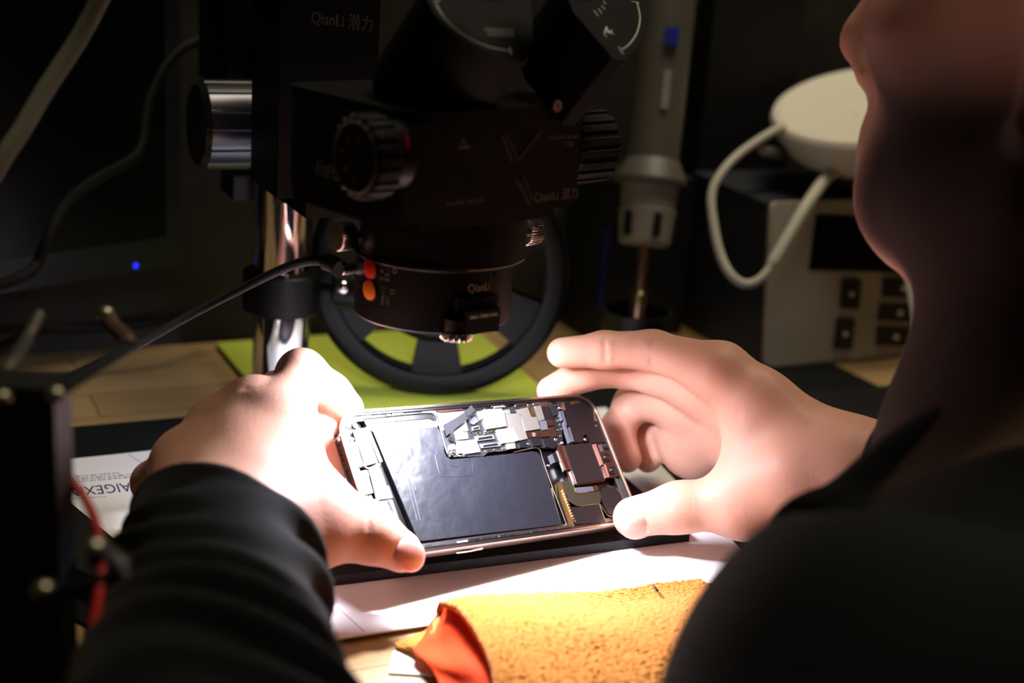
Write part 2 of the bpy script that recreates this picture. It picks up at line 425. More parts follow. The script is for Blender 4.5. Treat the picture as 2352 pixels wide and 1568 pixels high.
# frame: rounded outer wall
m = MB(); V = m.bm.verts
prof = [(.0016, 0), (.0003, -.0001), (.0, -.0006), (.0, -T_ + .0014), (.0014, -T_), (.0016, -T_), (.0016, 0)]
rings = []
for k, z in prof[:-1]: rings.append([V.new(PM @ Vector((p[0], p[1], z))) for p in inset(k)])
rings.append(rings[0]); n = len(rings[0])
for A, B in zip(rings, rings[1:]):
    for i in range(n): m.bm.faces.new((A[i], A[(i + 1) % n], B[(i + 1) % n], B[i]))
fr = m.build('outer_frame', M_ti, phone, label='copper toned metal frame')
m = MB(); m.ringprism(inset(.0005), inset(.0013), -.0002, .00025, PM); m.build('rim_edge', M_rim, fr)
m = MB(); m.ringprism(inset(.0012), inset(.0026), -.0035, -.0006, PM); m.build('gasket', M_gasket, phone)
m = MB(); m.prism(inset(.0014), -T_, -T_ + .0008, PM); m.build('back_glass', M_cop, phone)
m = MB(); m.ringprism(inset(.0025), inset(.0050), -.006, -.0019, PM); m.build('inner_ledge', M_chas, phone)
m = MB(); m.prism(inset(.0022), -.007, -.0048, PM); m.build('mid_plate', M_gasket, phone)
def comp(name, Z, pts, top, th, mt, bev=.00025, parent=None, label=None):
    """one component: outline in the phone's own plane, top height and thickness in mm"""
    poly = [PH(*Z(*p), top / 1000) for p in pts]
    b = MB(); b.prism(poly, (top - th) / 1000, top / 1000, PM, bev)
    return b.build(name, mt, parent or phone, label=label)
# side buttons and slots
for (px0, px1, py) in ((1050, 1112, 1256),):
    a = PM @ Vector((PH(px0, py - 14)[0], -W_ / 2, -.0038)); b_ = PM @ Vector((PH(px1, py - 22)[0], -W_ / 2, -.0038))
    m = MB(); m.tube([a + (b_ - a) * t - (PR @ Vector((0, 1, 0))) * .0001 for t in (0, .05, .5, .95, 1)], lambda t: .0011 if .01 < t < .99 else .0006, 10); m.build('side_button', M_rim, phone, label='silver side button')
m = MB(); m.box((-L_ / 2 - .0001, 0.004, -.004), (.0004, .009, .0022), PM, .0001); m.build('charging_port', M_gasket, phone)
for i in range(6):
    for s_ in (1, -1):
        if s_ < 0 and i > 3: continue
        m = MB(); c = PM @ Vector((-L_ / 2 + .0002, .004 + s_ * (.0095 + i * .0024), -.004)); m.cyl(c, c - PR @ Vector((.0004, 0, 0)), .0006, n=10); m.build('speaker_hole', M_gasket, phone)
for y in (.024, -.026):
    m = MB(); m.box((-L_ / 2, y, -.004), (.0003, .0009, T_ - .001), PM); m.build('antenna_band', M_grey, phone)
# battery
bat = [(408, 395), (470, 386), (835, 352), (852, 380), (868, 425), (880, 480), (884, 525), (900, 556), (930, 572), (1000, 566), (1160, 553), (1480, 517), (1508, 524), (1530, 548), (1560, 620), (1668, 1005), (1652, 1014), (735, 1122), (715, 1112), (692, 1080)]
def battery():
    poly = [PH(*Z1(*p), -.0014) for p in bat]; n = len(poly)
    m = MB(); m.prism(poly, -.0048, -.0014, PM, .0011); return m.build('battery_cell', M_bat, phone, ang=50, label='dark slate battery wrap')
bt = battery()
comp('battery_end', Z1, [(345, 325), (400, 318), (820, 282), (838, 300), (842, 345), (835, 356), (410, 392), (385, 372)], -2.0, 2.5, M_tap, .0006)
comp('well_wall', Z1, [(338, 300), (360, 290), (780, 258), (818, 268), (832, 300), (826, 312), (780, 296), (350, 330)], -1.5, 3, M_gasket, .0003)
def bead(name, Z, pts, z, r, mt, par=phone):
    q = [PM @ Vector((*PH(*Z(*p), z / 1000), z / 1000)) for p in pts]
    b = MB(); b.tube(smooth_path(q, 6), r / 1000, 8); return b.build(name, mt, par)
bead('well_trim', Z1, [(335, 298), (560, 276), (760, 259), (812, 266), (832, 296), (850, 350), (872, 430), (896, 510), (915, 535), (950, 540)], -1.0, .22, M_rim)
bead('well_trim', Z1, [(1150, 548), (1180, 520), (1210, 512), (1300, 510)], -.9, .2, M_rim)
bead('well_trim', Z1, [(1350, 524), (1440, 505), (1500, 495), (1530, 510), (1545, 560), (1610, 750), (1700, 985), (1705, 1010), (1690, 1022)], -1.0, .22, M_rim)
bead('well_trim', Z1, [(470, 640), (540, 850), (640, 1060), (700, 1130)], -1.3, .2, M_gasket)
# pull tab outline and tape ridges on the battery
bead('pull_tab', Z1, [(905, 585), (930, 615), (975, 620), (1010, 585), (1040, 582)], -1.38, .12, M_bat, bt)
bead('pull_tab', Z1, [(820, 540), (850, 660), (890, 690), (1040, 682), (1075, 650), (1070, 590)], -1.38, .1, M_bat, bt)
for dx in (0, 22):
    bead('tape_ridge', Z1, [(455 + dx, 420), (570 + dx, 510), (610 + dx, 590), (640 + dx, 740), (700 + dx, 985)], -1.38, .16, M_tap, bt)
bead('tape_ridge', Z1, [(640, 650), (690, 780)], -1.38, .14, M_tap, bt)
# logic board
pcb = comp('circuit_board', Z2, [(105, 225), (300, 190), (560, 165), (1100, 115), (1400, 100), (1440, 480), (1440, 570), (1300, 600), (1180, 585), (930, 600), (650, 640), (600, 680), (240, 690), (205, 640), (170, 470)], -2.2, 1.0, M_pcb, .0002)
def bc(name, pts, top, mt, Z=Z2, th=1.2, bev=.00025, **k): return comp(name, Z, pts, top, th, mt, bev, pcb, **k)
bc('shield_can', [(115, 232), (395, 205), (440, 408), (285, 428), (180, 400)], -1.5, M_shw, label='white shield panel')
s1 = bc('shield_can', [(592, 192), (612, 186), (790, 174), (822, 210), (848, 358), (640, 392), (612, 320)], -1.2, M_sh, label='large pale shield can')
bc('shield_can', [(740, 398), (925, 375), (980, 507), (920, 530), (800, 542)], -1.1, M_sh, label='pale yellow shield can')
bc('shield_can', [(358, 520), (524, 500), (572, 632), (410, 656)], -1.2, M_sh)
bc('shield_can', [(402, 545), (462, 536), (490, 608), (428, 618)], -1.05, M_shw)
bc('shield_can', [(282, 436), (430, 424), (440, 488), (322, 500)], -1.4, M_shw)
bc('shield_can', [(836, 236), (965, 222), (1002, 262), (1070, 492), (980, 515), (935, 382), (872, 378)], -1.4, M_shg)
bc('shield_can', [(935, 190), (1072, 162), (1108, 262), (1165, 264), (1207, 388), (1042, 415), (1004, 250), (960, 215)], -1.3, M_shg)
bc('shield_can', [(820, 190), (880, 180), (888, 228), (835, 234)], -1.6, M_shg)
bc('chip', [(872, 165), (925, 150), (945, 212), (890, 225)], -1.5, M_flex)
bc('shield_can', [(1058, 424), (1182, 414), (1198, 472), (1086, 486)], -1.4, M_cop)
bc('chip', [(1118, 430), (1150, 428), (1156, 468), (1126, 470)], -1.3, M_shg)
for pts, mt in (([(1146, 152), (1208, 142), (1252, 290), (1200, 304)], M_shg), ([(1225, 148), (1300, 165), (1342, 284), (1262, 294)], M_mod), ([(1310, 150), (1362, 144), (1392, 240), (1345, 252)], M_flex),
                ([(1274, 294), (1330, 288), (1352, 350), (1296, 358)], M_cop), ([(1304, 374), (1362, 364), (1392, 466), (1340, 474)], M_cop), ([(1195, 414), (1302, 404), (1312, 466), (1214, 478)], M_cop),
                ([(1205, 308), (1268, 300), (1285, 395), (1222, 402)], M_tap), ([(840, 548), (935, 535), (945, 595), (860, 606)], M_shg), ([(980, 540), (1050, 530), (1060, 585), (990, 590)], M_mod),
                ([(1090, 490), (1200, 480), (1225, 560), (1130, 575)], M_mod), ([(1230, 490), (1330, 480), (1390, 560), (1350, 600), (1260, 580)], M_mod), ([(455, 270), (520, 262), (548, 310), (500, 345), (462, 330)], M_tap),
                ([(538, 205), (590, 198), (600, 280), (560, 300)], M_shg)):
    bc('chip', pts, -1.4, mt)
for pts in ([(506, 470), (705, 448), (722, 496), (528, 520)], [(556, 550), (762, 528), (782, 572), (580, 594)], [(478, 368), (556, 354), (568, 394), (490, 408)]):
    c = bc('board_connector', pts, -1.5, M_tap)
    bc('board_connector', [(pts[0][0] * .8 + pts[2][0] * .2, pts[0][1] * .7 + pts[3][1] * .3), (pts[1][0] * .9 + pts[3][0] * .1, pts[1][1] * .7 + pts[2][1] * .3), (pts[2][0] * .9 + pts[0][0] * .1, pts[2][1] * .7 + pts[1][1] * .3), (pts[3][0] * .9 + pts[1][0] * .1, pts[3][1] * .7 + pts[0][1] * .3)], -1.25, M_rim, th=.4)
bc('board_connector', [(308, 522), (350, 512), (386, 645), (338, 652)], -1.2, M_shg)
bc('board_connector', [(1092, 170), (1125, 160), (1152, 250), (1112, 258)], -1.2, M_gold)
bc('board_connector', [(238, 560), (290, 545), (308, 600), (250, 612)], -1.2, M_shg)
for i in range(7):
    x = 655 + i * 12; bc('contact_pin', [(x, 412), (x + 7, 411), (x + 9, 422), (x + 2, 423)], -1.7, M_gold, th=.4, bev=0)
rg = random.Random(3)
for i in range(46):                    # tiny capacitors between the shields
    x, y = rg.choice([(rg.uniform(430, 600), rg.uniform(240, 470)), (rg.uniform(500, 640), rg.uniform(170, 250)), (rg.uniform(230, 420), rg.uniform(640, 672)), (rg.uniform(560, 700), rg.uniform(395, 445)), (rg.uniform(1380, 1430), rg.uniform(180, 460)), (rg.uniform(560, 800), rg.uniform(600, 622))])
    w_, h_ = rg.choice([(14, 9), (9, 14), (20, 10)])
    bc('capacitor', [(x, y), (x + w_, y - 1), (x + w_ + 3, y + h_), (x + 3, y + h_ + 1)], -1.75, rg.choice([M_shg, M_gold, M_mod, M_shg]), th=.5, bev=0)
def screw(Z, x, y, r, z=-1.2, par=pcb):
    l = PH(*Z(x, y), z / 1000); c = PM @ Vector((*l, z / 1000)); b = MB(); R = r / 1000
    b.lathe([(0, -.0016), (R, -.0016), (R, -.0002), (R * .8, 0), (R * .4, 0), (R * .35, -.0003), (0, -.0003)], PM @ Matrix.Translation((*l, z / 1000)), 16); return b.build('screw', M_rim, par)
for x, y, r in ((288, 630, 1.25), (1080, 548, .85), (1370, 500, .95), (1438, 536, .85), (822, 588, .7), (1412, 165, .8), (1292, 776, .85), (1685, 505, .9)): screw(Z2, x, y, r)
# battery flex lifted off the board
def ribbon(name, A, B, zs, mt, par):
    """flat flexible strip between two edges (zoom-2 coordinates) at given heights in mm"""
    pa = smooth_path([PM @ Vector((*PH(*Z2(*p), z / 1000), z / 1000)) for p, z in zip(A, zs)], 6)
    pb = smooth_path([PM @ Vector((*PH(*Z2(*p), z / 1000), z / 1000)) for p, z in zip(B, zs)], 6)
    b = MB(); rows = []
    for p, q in zip(pa, pb):
        t = PN * .00012; rows.append([b.bm.verts.new(v) for v in (p - t, q - t, q + t, p + t)])
    for R0, R1 in zip(rows, rows[1:]):
        for k in range(4): b.bm.faces.new((R0[k], R0[(k + 1) % 4], R1[(k + 1) % 4], R1[k]))
    b.bm.faces.new(rows[0]); b.bm.faces.new(rows[-1][::-1]); return b.build(name, mt, par)
rb = ribbon('ribbon_cable', [(172, 350), (300, 277), (400, 212), (472, 138)], [(208, 468), (295, 398), (432, 285), (512, 196)], [-1.0, .3, 1.3, 2.4], M_flex, phone)
ribbon('ribbon_plug', [(410, 212), (440, 190), (478, 158)], [(430, 262), (462, 240), (502, 206)], [1.75, 2.05, 2.5], M_mod, rb)
ribbon('ribbon_cable', [(230, 500), (250, 450), (262, 412)], [(298, 545), (300, 500), (285, 420)], [-1.2, .2, .9], M_flex, phone)
ribbon('ribbon_cable', [(262, 412), (285, 470), (300, 535)], [(275, 410), (305, 465), (322, 520)], [.9, .0, -1.0], M_tap, phone)
# camera cover, main camera, speaker, modules
comp('black_cover', ZR, [(470, 395), (640, 330), (880, 300), (1010, 400), (1080, 500), (1130, 640), (1210, 860), (1330, 1180), (1080, 1190), (1000, 1180), (985, 1090), (930, 1015), (880, 1040), (860, 1180), (690, 1180), (560, 820)], -.9, 3, M_mod, .0004)
for pts in ([(390, 555), (425, 550), (470, 735), (440, 740)], [(435, 550), (465, 545), (545, 835), (515, 845)], [(470, 770), (530, 850), (640, 1170), (600, 1180)], [(575, 880), (605, 890), (685, 1160), (650, 1170)]):
    comp('cover_edge', ZR, pts, -.75, 2.2, M_tap, .0003)
comp('contact_spring', ZR, [(455, 390), (480, 385), (520, 530), (490, 540), (440, 500), (440, 440)], -.6, 1, M_rim, .0002)
comp('contact_spring', ZR, [(615, 375), (650, 370), (800, 360), (810, 385), (670, 410), (625, 430)], -.6, .5, M_gold, .0002)
comp('contact_spring', ZR, [(1080, 550), (1105, 560), (1120, 680), (1165, 740), (1110, 750), (1090, 700)], -.6, .5, M_gold, .0002)
screw(ZR, 1130, 845, .5, -.7, phone); screw(ZR, 915, 1115, .8, -.9, phone)
cam = comp('camera_frame', Z2, [(1438, 568), (1745, 536), (1765, 560), (1892, 925), (1888, 942), (1592, 988), (1575, 975)], -.7, 4, M_cop, .0004, label='copper edged camera frame')
comp('camera_cover', Z2, [(1456, 572), (1742, 541), (1882, 926), (1594, 976)], -.35, 1, M_mod, .0003, cam)
comp('camera_bracket', Z2, [(1388, 568), (1448, 562), (1470, 640), (1530, 815), (1468, 830), (1395, 640)], -.9, 2, M_cop, .0003)
comp('camera_bracket', Z2, [(1380, 620), (1398, 614), (1478, 825), (1458, 830)], -.6, 1.6, M_rim, .0003)
comp('camera_bracket', Z2, [(1520, 840), (1538, 832), (1592, 965), (1572, 975)], -.6, 1.6, M_rim, .0003)
comp('flex_tab', Z2, [(1286, 680), (1330, 655), (1362, 740), (1318, 765)], -.5, .5, M_tap, .0002)
comp('flex_tab', Z2, [(1330, 650), (1385, 612), (1440, 740), (1370, 745)], -1.0, .6, M_mod, .0002)
sp = comp('sensor_plate', Z2, [(1785, 548), (1855, 540), (1880, 590), (1960, 640), (2062, 885), (1935, 912), (1870, 770), (1800, 600)], -.8, 2.5, M_cop, .0003, label='copper sensor plate')
for pts in ([(1762, 552), (1790, 546), (1872, 765), (1845, 776)], [(1872, 768), (1896, 765), (1938, 895), (1912, 908)], [(1856, 790), (1868, 785), (1908, 905), (1894, 912)]):
    comp('sensor_rail', Z2, pts, -.3, 1.4, M_rim, .0004, sp)
comp('sensor_chip', Z2, [(1822, 562), (1850, 556), (1880, 625), (1850, 632)], -.5, .8, M_tap, .0002, sp)
def lens(x, y, r, Z=Z2):
    l = PH(*Z(x, y), -.0004); T = PM @ Matrix.Translation((*l, -.0009)); R = r / 1000
    b = MB(); b.lathe([(0, 0), (R, 0), (R, .0008), (R * .9, .001), (R * .62, .0008), (R * .58, .0005), (0, .0005)], T, 28); o = b.build('sensor_lens', M_mod, sp)
    b = MB(); b.ball((0, 0, .0005), R * .56, (1, 1, .5), T, 18); b.build('lens_glass', M_lens, sp)
lens(1905, 692, 2.1); lens(1970, 828, 2.1); lens(1888, 590, .9)
comp('earpiece', ZB, [(720, 620), (740, 575), (930, 555), (1030, 690), (1085, 830), (1000, 1000), (945, 1010), (850, 1005), (800, 930), (722, 705)], -.6, 3, M_mod, .0004)
bead('earpiece_trim', ZB, [(700, 840), (760, 930), (840, 1030), (940, 1025)], -.7, .25, M_gold)
bead('earpiece_trim', ZB, [(935, 560), (1035, 690), (1090, 830)], -.7, .18, M_cop)
comp('flex_sheet', ZB, [(60, 470), (235, 465), (290, 560), (325, 655), (520, 632), (700, 618), (712, 800), (690, 830), (400, 868), (300, 850), (210, 790), (140, 660)], -1.4, .5, M_flexg, .0001)
bead('flex_trim', ZB, [(170, 745), (215, 800), (290, 850), (380, 868), (520, 852), (682, 830)], -1.2, .16, M_gold)
bead('flex_trim', ZB, [(283, 565), (318, 655), (420, 648), (505, 640)], -1.2, .13, M_gold)
comp('chip', ZB, [(310, 565), (580, 545), (605, 620), (335, 650)], -1.1, .6, M_tap, .0002)
comp('chip', ZB, [(590, 545), (650, 525), (690, 590), (620, 625)], -1.1, .6, M_cop, .0002)
mo = comp('lower_module', ZB, [(235, 880), (400, 880), (680, 838), (785, 1120), (770, 1135), (300, 1165)], -.8, 3, M_mod, .0003)
comp('gold_rail', ZB, [(0, 490), (75, 490), (130, 640), (265, 1150), (215, 1205), (180, 1150), (40, 720)], -1.3, 2.5, M_gold, .0003)
bead('module_trim', ZB, [(690, 840), (790, 1120), (790, 1150), (220, 1222)], -.8, .22, M_gold)
for i in range(12):
    t = i / 11; x = 85 + t * 190; y = 600 + t * 500
    comp('contact_pin', ZB, [(x, y), (x + 24, y - 4), (x + 36, y + 26), (x + 12, y + 32)], -.7, 1.2, M_rim if i % 2 else M_gold, .0002, mo)
# left end
tp = comp('vibration_motor', Z3, [(285, 345), (385, 322), (500, 632), (388, 662)], -.8, 3, M_tap, .0004, label='blue grey motor cover')
bead('motor_trim', Z3, [(278, 350), (378, 668), (500, 652), (524, 650)], -.9, .22, M_gold)
for i in range(13):
    t = i / 12; x = 392 + t * 118; y = 318 + t * 292
    comp('contact_pin', Z3, [(x, y), (x + 24, y - 5), (x + 31, y + 14), (x + 8, y + 20)], -.5, 1.6, M_rim, .00025, tp)
comp('steel_plate', Z3, [(195, 482), (215, 462), (300, 452), (320, 500), (368, 655), (355, 668), (250, 682)], -.9, 2.4, M_sh, .0004)
comp('port_shell', Z3, [(300, 745), (400, 712), (455, 905), (350, 925)], -.8, 3, M_sh, .0004)
comp('port_shell', Z3, [(322, 722), (398, 705), (408, 728), (330, 745)], -.6, 3, M_rim, .0004)
comp('flex_sheet', Z3, [(418, 690), (520, 688), (572, 848), (600, 846), (635, 950), (490, 972), (440, 760)], -.9, 1, M_tap, .0002)
lm = comp('speaker_module', Z3, [(425, 1005), (440, 990), (582, 978), (680, 1200), (560, 1230)], -.8, 3, M_tap, .0003)
comp('module_seam', Z3, [(500, 1000), (506, 999), (595, 1210), (588, 1212)], -.7, .3, M_gasket, .0, lm)
for i in range(9):
    t = i / 8; x = 592 + t * 70; y = 975 + t * 165
    comp('contact_pin', Z3, [(x, y), (x + 15, y - 3), (x + 22, y + 10), (x + 7, y + 14)], -.5, 1.4, M_rim, .00025, lm)
comp('gold_rail', Z3, [(612, 978), (632, 972), (700, 1180), (672, 1160)], -.9, 1.2, M_gold, .0002)
screw(Z3, 436, 945, .85, -.9, phone)
for x, y, r in ((180, 330, 1.5), (235, 300, 1.6), (210, 380, 1.3), (265, 425, 1.2), (165, 420, 1.1), (300, 300, 1.5), (250, 355, 1.1)):
    screw(Z3, x, y, r, -1.3, phone)
comp('bracket', Z3, [(190, 380), (235, 355), (250, 400), (205, 430)], -1.2, 1, M_tap, .0002)
# clips along the two long edges
def edge_row(p0, p1, n, seed, Z):
    rg = random.Random(seed)
    a = Vector(PH(*Z(*p0), -.001)); b_ = Vector(PH(*Z(*p1), -.001)); d = (b_ - a); x = 0.
    while x < d.length - .003:
        w_ = rg.uniform(.0018, .0075); h_ = rg.uniform(.0007, .0016); c = a + d.normalized() * (x + w_ / 2); z = -rg.uniform(.0009, .0018)
        T = PM @ frame((c.x, c.y + rg.uniform(-.0004, .0004), z), (d.x, d.y, 0), (0, 0, 1))
        k = MB(); k.box((0, 0, -.001), (w_, h_, .002), T, .00025)
        k.build('bracket', rg.choice([M_rim, M_rim, M_chas, M_mod, M_gasket, M_shg]), phone); x += w_ + rg.uniform(.0002, .0016)
edge_row((330, 290), (820, 243), 0, 5, Z1); edge_row((1080, 225), (1640, 180), 0, 6, Z1); edge_row((760, 1165), (1700, 1035), 0, 8, Z1)
edge_row((1000, 222), (1640, 168), 0, 11, Z1)
comp('antenna_strip', Z1, [(800, 240), (1000, 222), (1010, 238), (860, 252)], -1.4, .5, M_cop, .0001)
bead('ledge_trim', ZR, [(870, 290), (960, 330), (1060, 430), (1130, 570), (1200, 720), (1280, 920), (1350, 1130), (1420, 1310)], -.9, .28, M_rim)
bead('ledge_trim', ZR, [(320, 330), (500, 310), (820, 300)], -.9, .28, M_rim)
# ================================================================ microscope
MD = .665
AX = P(1010, 690, MD)                  # a point on the lens axis
MU, MV = Vector((.956, .293, 0)), Vector((.293, -.956, 0))
def MS(u, v, z): return Vector((AX.x, AX.y, 0)) + MU * u + MV * v + Vector((0, 0, z))
MM = Matrix((MU, MV, Vector((0, 0, 1)))).transposed().to_4x4()
MM = Matrix((MU, -MV, Vector((0, 0, 1)))).transposed().to_4x4(); MM.translation = Vector((AX.x, AX.y, 0))   # local (u, -v, z), right handed
VF, UL = .045, -.061
def mf(px, py, v=VF):                  # front plane -> (u, z)
    w_ = Pn(px, py, MS(0, v, 0), MV); l = w_ - Vector((AX.x, AX.y, 0)); return l.dot(MU), w_.z
def ml(px, py, u=UL):                  # left plane -> (v, z)
    w_ = Pn(px, py, MS(u, 0, 0), MU); l = w_ - Vector((AX.x, AX.y, 0)); return l.dot(MV), w_.z
M_front = mf  # noqa
base_y = Pz(630, 905, 0.012)
scope = root('stereo_microscope', (AX.x, AX.y, 0), 'black stereo microscope with ring light hanging over the opened phone', 'microscope')
# head body: seen from above the side outline, cut corners at the bottom
zb = mf(1100, 498)[1]; zt = mf(1200, 268)[1]; zl = mf(943, 512)[1]
UR = mf(1335, 480)[0]
body = [(UL, -VF + .0), (UR - .004, -VF), (UR, -VF + .004), (UR, .035), (UR - .01, .05), (UL + .01, .05), (UL, .03)]   # (u, -v)
m = MB(); m.prism(body, zb, zt, MM, .003); hd = m.build('head_body', M_anod, scope)
# top rim plate
m = MB(); m.prism(rrect(UR - UL - .004, .094, .012, 6, (UR + UL) / 2, .001), zt, zt + .004, MM, .0015); m.build('top_plate', M_anod, scope)
# bottom bevel plate
m = MB(); m.prism(rrect(UR - UL - .01, .088, .01, 6, (UR + UL) / 2, .003), zb - .005, zb, MM, .002); m.build('bottom_plate', M_anod, scope)
M_rib = mat('rib_lit_black', '#2a2826', .35, spec=.6)  # lighter than the body: the ribs' lit edges put into their colour
# X ribs on the front
def rib(p, q, w=.0016):
    a = mf(*p); b = mf(*q); d = Vector((b[0] - a[0], b[1] - a[1])); n = Vector((-d.y, d.x)).normalized() * w / 2
    T = MM @ Matrix.Translation((0, -VF, 0)) @ Matrix(((1, 0, 0, 0), (0, 0, -1, 0), (0, 1, 0, 0), (0, 0, 0, 1)))
    k = MB(); k.prism([(a[0] + n.x, a[1] + n.y), (a[0] - n.x, a[1] - n.y), (b[0] - n.x, b[1] - n.y), (b[0] + n.x, b[1] + n.y)], -.001, .0007, T, .0005)
    k.build('front_rib', M_rib, hd)
for p, q in (((1158, 303), (1185, 358)), ((1150, 310), (1176, 372)), ((1185, 358), (1192, 364)), ((1192, 364), (1241, 300)), ((1180, 412), (1190, 416)), ((1190, 416), (1216, 470)), ((1198, 402), (1222, 458))): rib(p, q)
def ftext(txt, px, py, size, m_=None, **k):
    u, z = mf(px, py, VF + .0002); o_ = MS(u, VF + .0002, z)
    return text('printed_text', txt, size, frame(o_, MU, MV), m_ or M_silkd, hd, ext=.00005, **k)
ftext('Gorilla Scope', 1297, 314, .0032, sx=1.1); ftext('QianLi \u6f5c\u529b', 1279, 449, .0056); ftext('Gorilla Scope', 1068, 463, .0034, sx=1.15); ftext('R', 1306, 441, .0018)
for i, w_ in enumerate((.0075, .006, .0045, .0025)):
    u, z = mf(1318, 325 + i * 3.4); k = MB(); k.box((u - w_ / 2, -VF - .0001, z), (w_, .0002, .0003), MM); k.build('printed_line', M_silkd, hd, smooth=False)
for (p, q, r_) in (((1055, 333), (1064, 318), 0), ((1064, 318), (1070, 333), 0), ((1052, 338), (1078, 336), 0)):
    a = mf(*p); b = mf(*q); k = MB(); k.tube([MS(a[0], VF, a[1]), MS(b[0], VF, b[1])], .0006, 6); k.build('printed_mark', M_silkd, hd)
def ltext(txt, px, py, size, **k):
    v, z = ml(px, py, UL - .0002); o_ = MS(UL - .0002, v, z)
    return text('printed_text', txt, size, frame(o_, MV, -MU), M_silkd, hd, ext=.00005, **k)
ltext('Gorilla', 752, 384, .0058); ltext('6558 Scope', 764, 403, .0056)
# zoom knobs, one on each side
v0, z0 = ml(903, 354)
def knob(name, u0, sgn, v, z, r, L, lab=None):
    a = MS(u0, v, z); d = MU * sgn
    g = root; k = MB(); k.cyl(a - d * .002, a + d * L * .5, r * .82, n=48, bev=.0008); c = k.build('knob_collar', M_anod, scope)
    k = MB(); k.knurl(a + d * L * .35, a + d * L, r, 20, .0011, 160, .0012); kn = k.build(name, M_blackr, scope, label=lab)
    k = MB(); k.lathe([(r * .78, 0), (r * .82, .0006), (r * .86, 0)], frame(a + d * L, MV, d), 48); k.build('knob_ring', M_silkd, kn)
    return a, d, c, kn
a, d, c, kn = knob('zoom_knob', UL, -1, v0, z0, .0172, .019)
k = MB(); k.box((0, 0, 0), (.0006, .0022, .006), frame(a - MU * .003 + MV * .0175 * .7 + Vector((0, 0, .0075)), MV, Vector((0, 0, 1)) + MV * -.4)); k.build('index_mark', M_red, c)
for i in range(5):
    an = 1.2 + i * .9; q = a + d * (.0193) + MV * .008 * math.cos(an) + Vector((0, 0, .008 * math.sin(an)))
    k = MB(); k.box((0, 0, 0), (.003, .0008, .0003), frame(q, MV * math.cos(an) + Vector((0, 0, math.sin(an))), d)); k.build('knob_mark', M_silkd, kn, smooth=False)
v1, z1 = v0 - .006, z0
z1 = mf(1345, 350)[1]
z1 -= .004
a, d, c, kn = knob('zoom_knob', UR, 1, .012, z1, .0186, .040)
k = MB(); k.cyl(a + d * .0, a + d * .006, .0165, n=48); k.build('scale_ring', M_silkd, c)
for txt, px, py in (('1.0', 1351, 391), ('0.8', 1343, 409)):
    w_ = P(px, py, .655); 
    text('scale_text', txt, .0042, frame(a + d * .006 + MV * .0138 + Vector((0, 0, -.007 if txt == '1.0' else -.011)), d, MV - Vector((0, 0, .5))), M_white, c, ext=.0001)
# binocular tubes: prism housings leaning towards the user
def housing(name, pts, d, axis, L, mt):
    q0 = P(*pts[0], d); top = [Pn(px, py, q0, axis) for px, py in pts]; n = len(top); b = MB()
    A = [b.bm.verts.new(p) for p in top]; B = [b.bm.verts.new(p - axis * L) for p in top]
    fs = [b.bm.faces.new(A), b.bm.faces.new(B[::-1])]
    for i in range(n): fs.append(b.bm.faces.new((A[i], B[i], B[(i + 1) % n], A[(i + 1) % n])))
    b._bev(fs, .0015, 3)
    return b.build(name, mt, scope, ang=40), q0, axis
M_tube = mat('tube_black', '#0b0a0a', .75, spec=.15, var=.05)
ax1 = (MV * .62 + Vector((0, 0, .78)) + MU * .05).normalized()
rt, q0, ax = housing('eyepiece_tube', [(1318, 30), (1395, 118), (1405, 132), (1418, 138), (1435, 136), (1462, 110), (1485, 70), (1494, 20), (1492, -40), (1470, -110), (1330, -110), (1290, -40)], .60, ax1, .040, M_tube)
def arc(pts, r, par):
    b = MB(); b.tube(smooth_path([Pn(px, py, q0 + ax * .0002, ax) for px, py in pts], 8), r, 6); return b.build('dial_line', M_silk, par)
arc([(1463, 5), (1470, 40), (1463, 75), (1445, 102), (1428, 114)], .00022, rt)
arc([(1421, 108), (1431, 124)], .0002, rt); arc([(1450, 3), (1468, 7)], .0002, rt)
for p, q in (((1364, 24), (1373, 37)), ((1374, 20), (1382, 31)), ((1382, 14), (1389, 22)), ((1386, 3), (1391, 10))): arc([p, q], .0002, rt)
for p, q in (((1388, 78), (1393, 62)), ((1393, 62), (1397, 76)), ((1397, 76), (1406, 70)), ((1388, 80), (1394, 86)), ((1400, 72), (1410, 80)), ((1392, 66), (1404, 78))): arc([p, q], .00022, rt)
k = MB(); sp_ = P(1281, 243, .588); k.lathe([(0, -.002), (.0024, -.002), (.0024, 0), (.0012, 0), (.001, -.001), (0, -.001)], frame(sp_, MU, MV), 20); k.build('tube_screw', M_knurl, scope, label='small brass screw')
lt, q0, ax = housing('eyepiece_tube', [(982, 0), (1000, 36), (1035, 72), (1075, 100), (1120, 122), (1165, 136), (1205, 142), (1218, 130), (1224, 112), (1222, 30), (1215, -60), (1150, -120), (1030, -120), (985, -50)], .57, ax1, .05, M_tube)
arc([(1000, 8), (1018, 38), (1050, 70), (1090, 95), (1130, 110), (1165, 117)], .00026, lt)
arc([(996, 4), (1010, 1)], .00022, lt); arc([(1170, 110), (1174, 124)], .00022, lt)
for i in range(4):
    arc([(1112 + i * 3, 66 + i * 5), (1180, 68 + i * 5)], .0001, lt)
for (px, py, dd, L) in ((1290, -60, .585, .05), (1080, -60, .555, .05)):
    o_ = P(px, py, dd); k = MB(); k.cyl(o_, o_ + ax1 * L, .017, n=40, bev=.001); k.build('eyecup', M_blackr, scope)
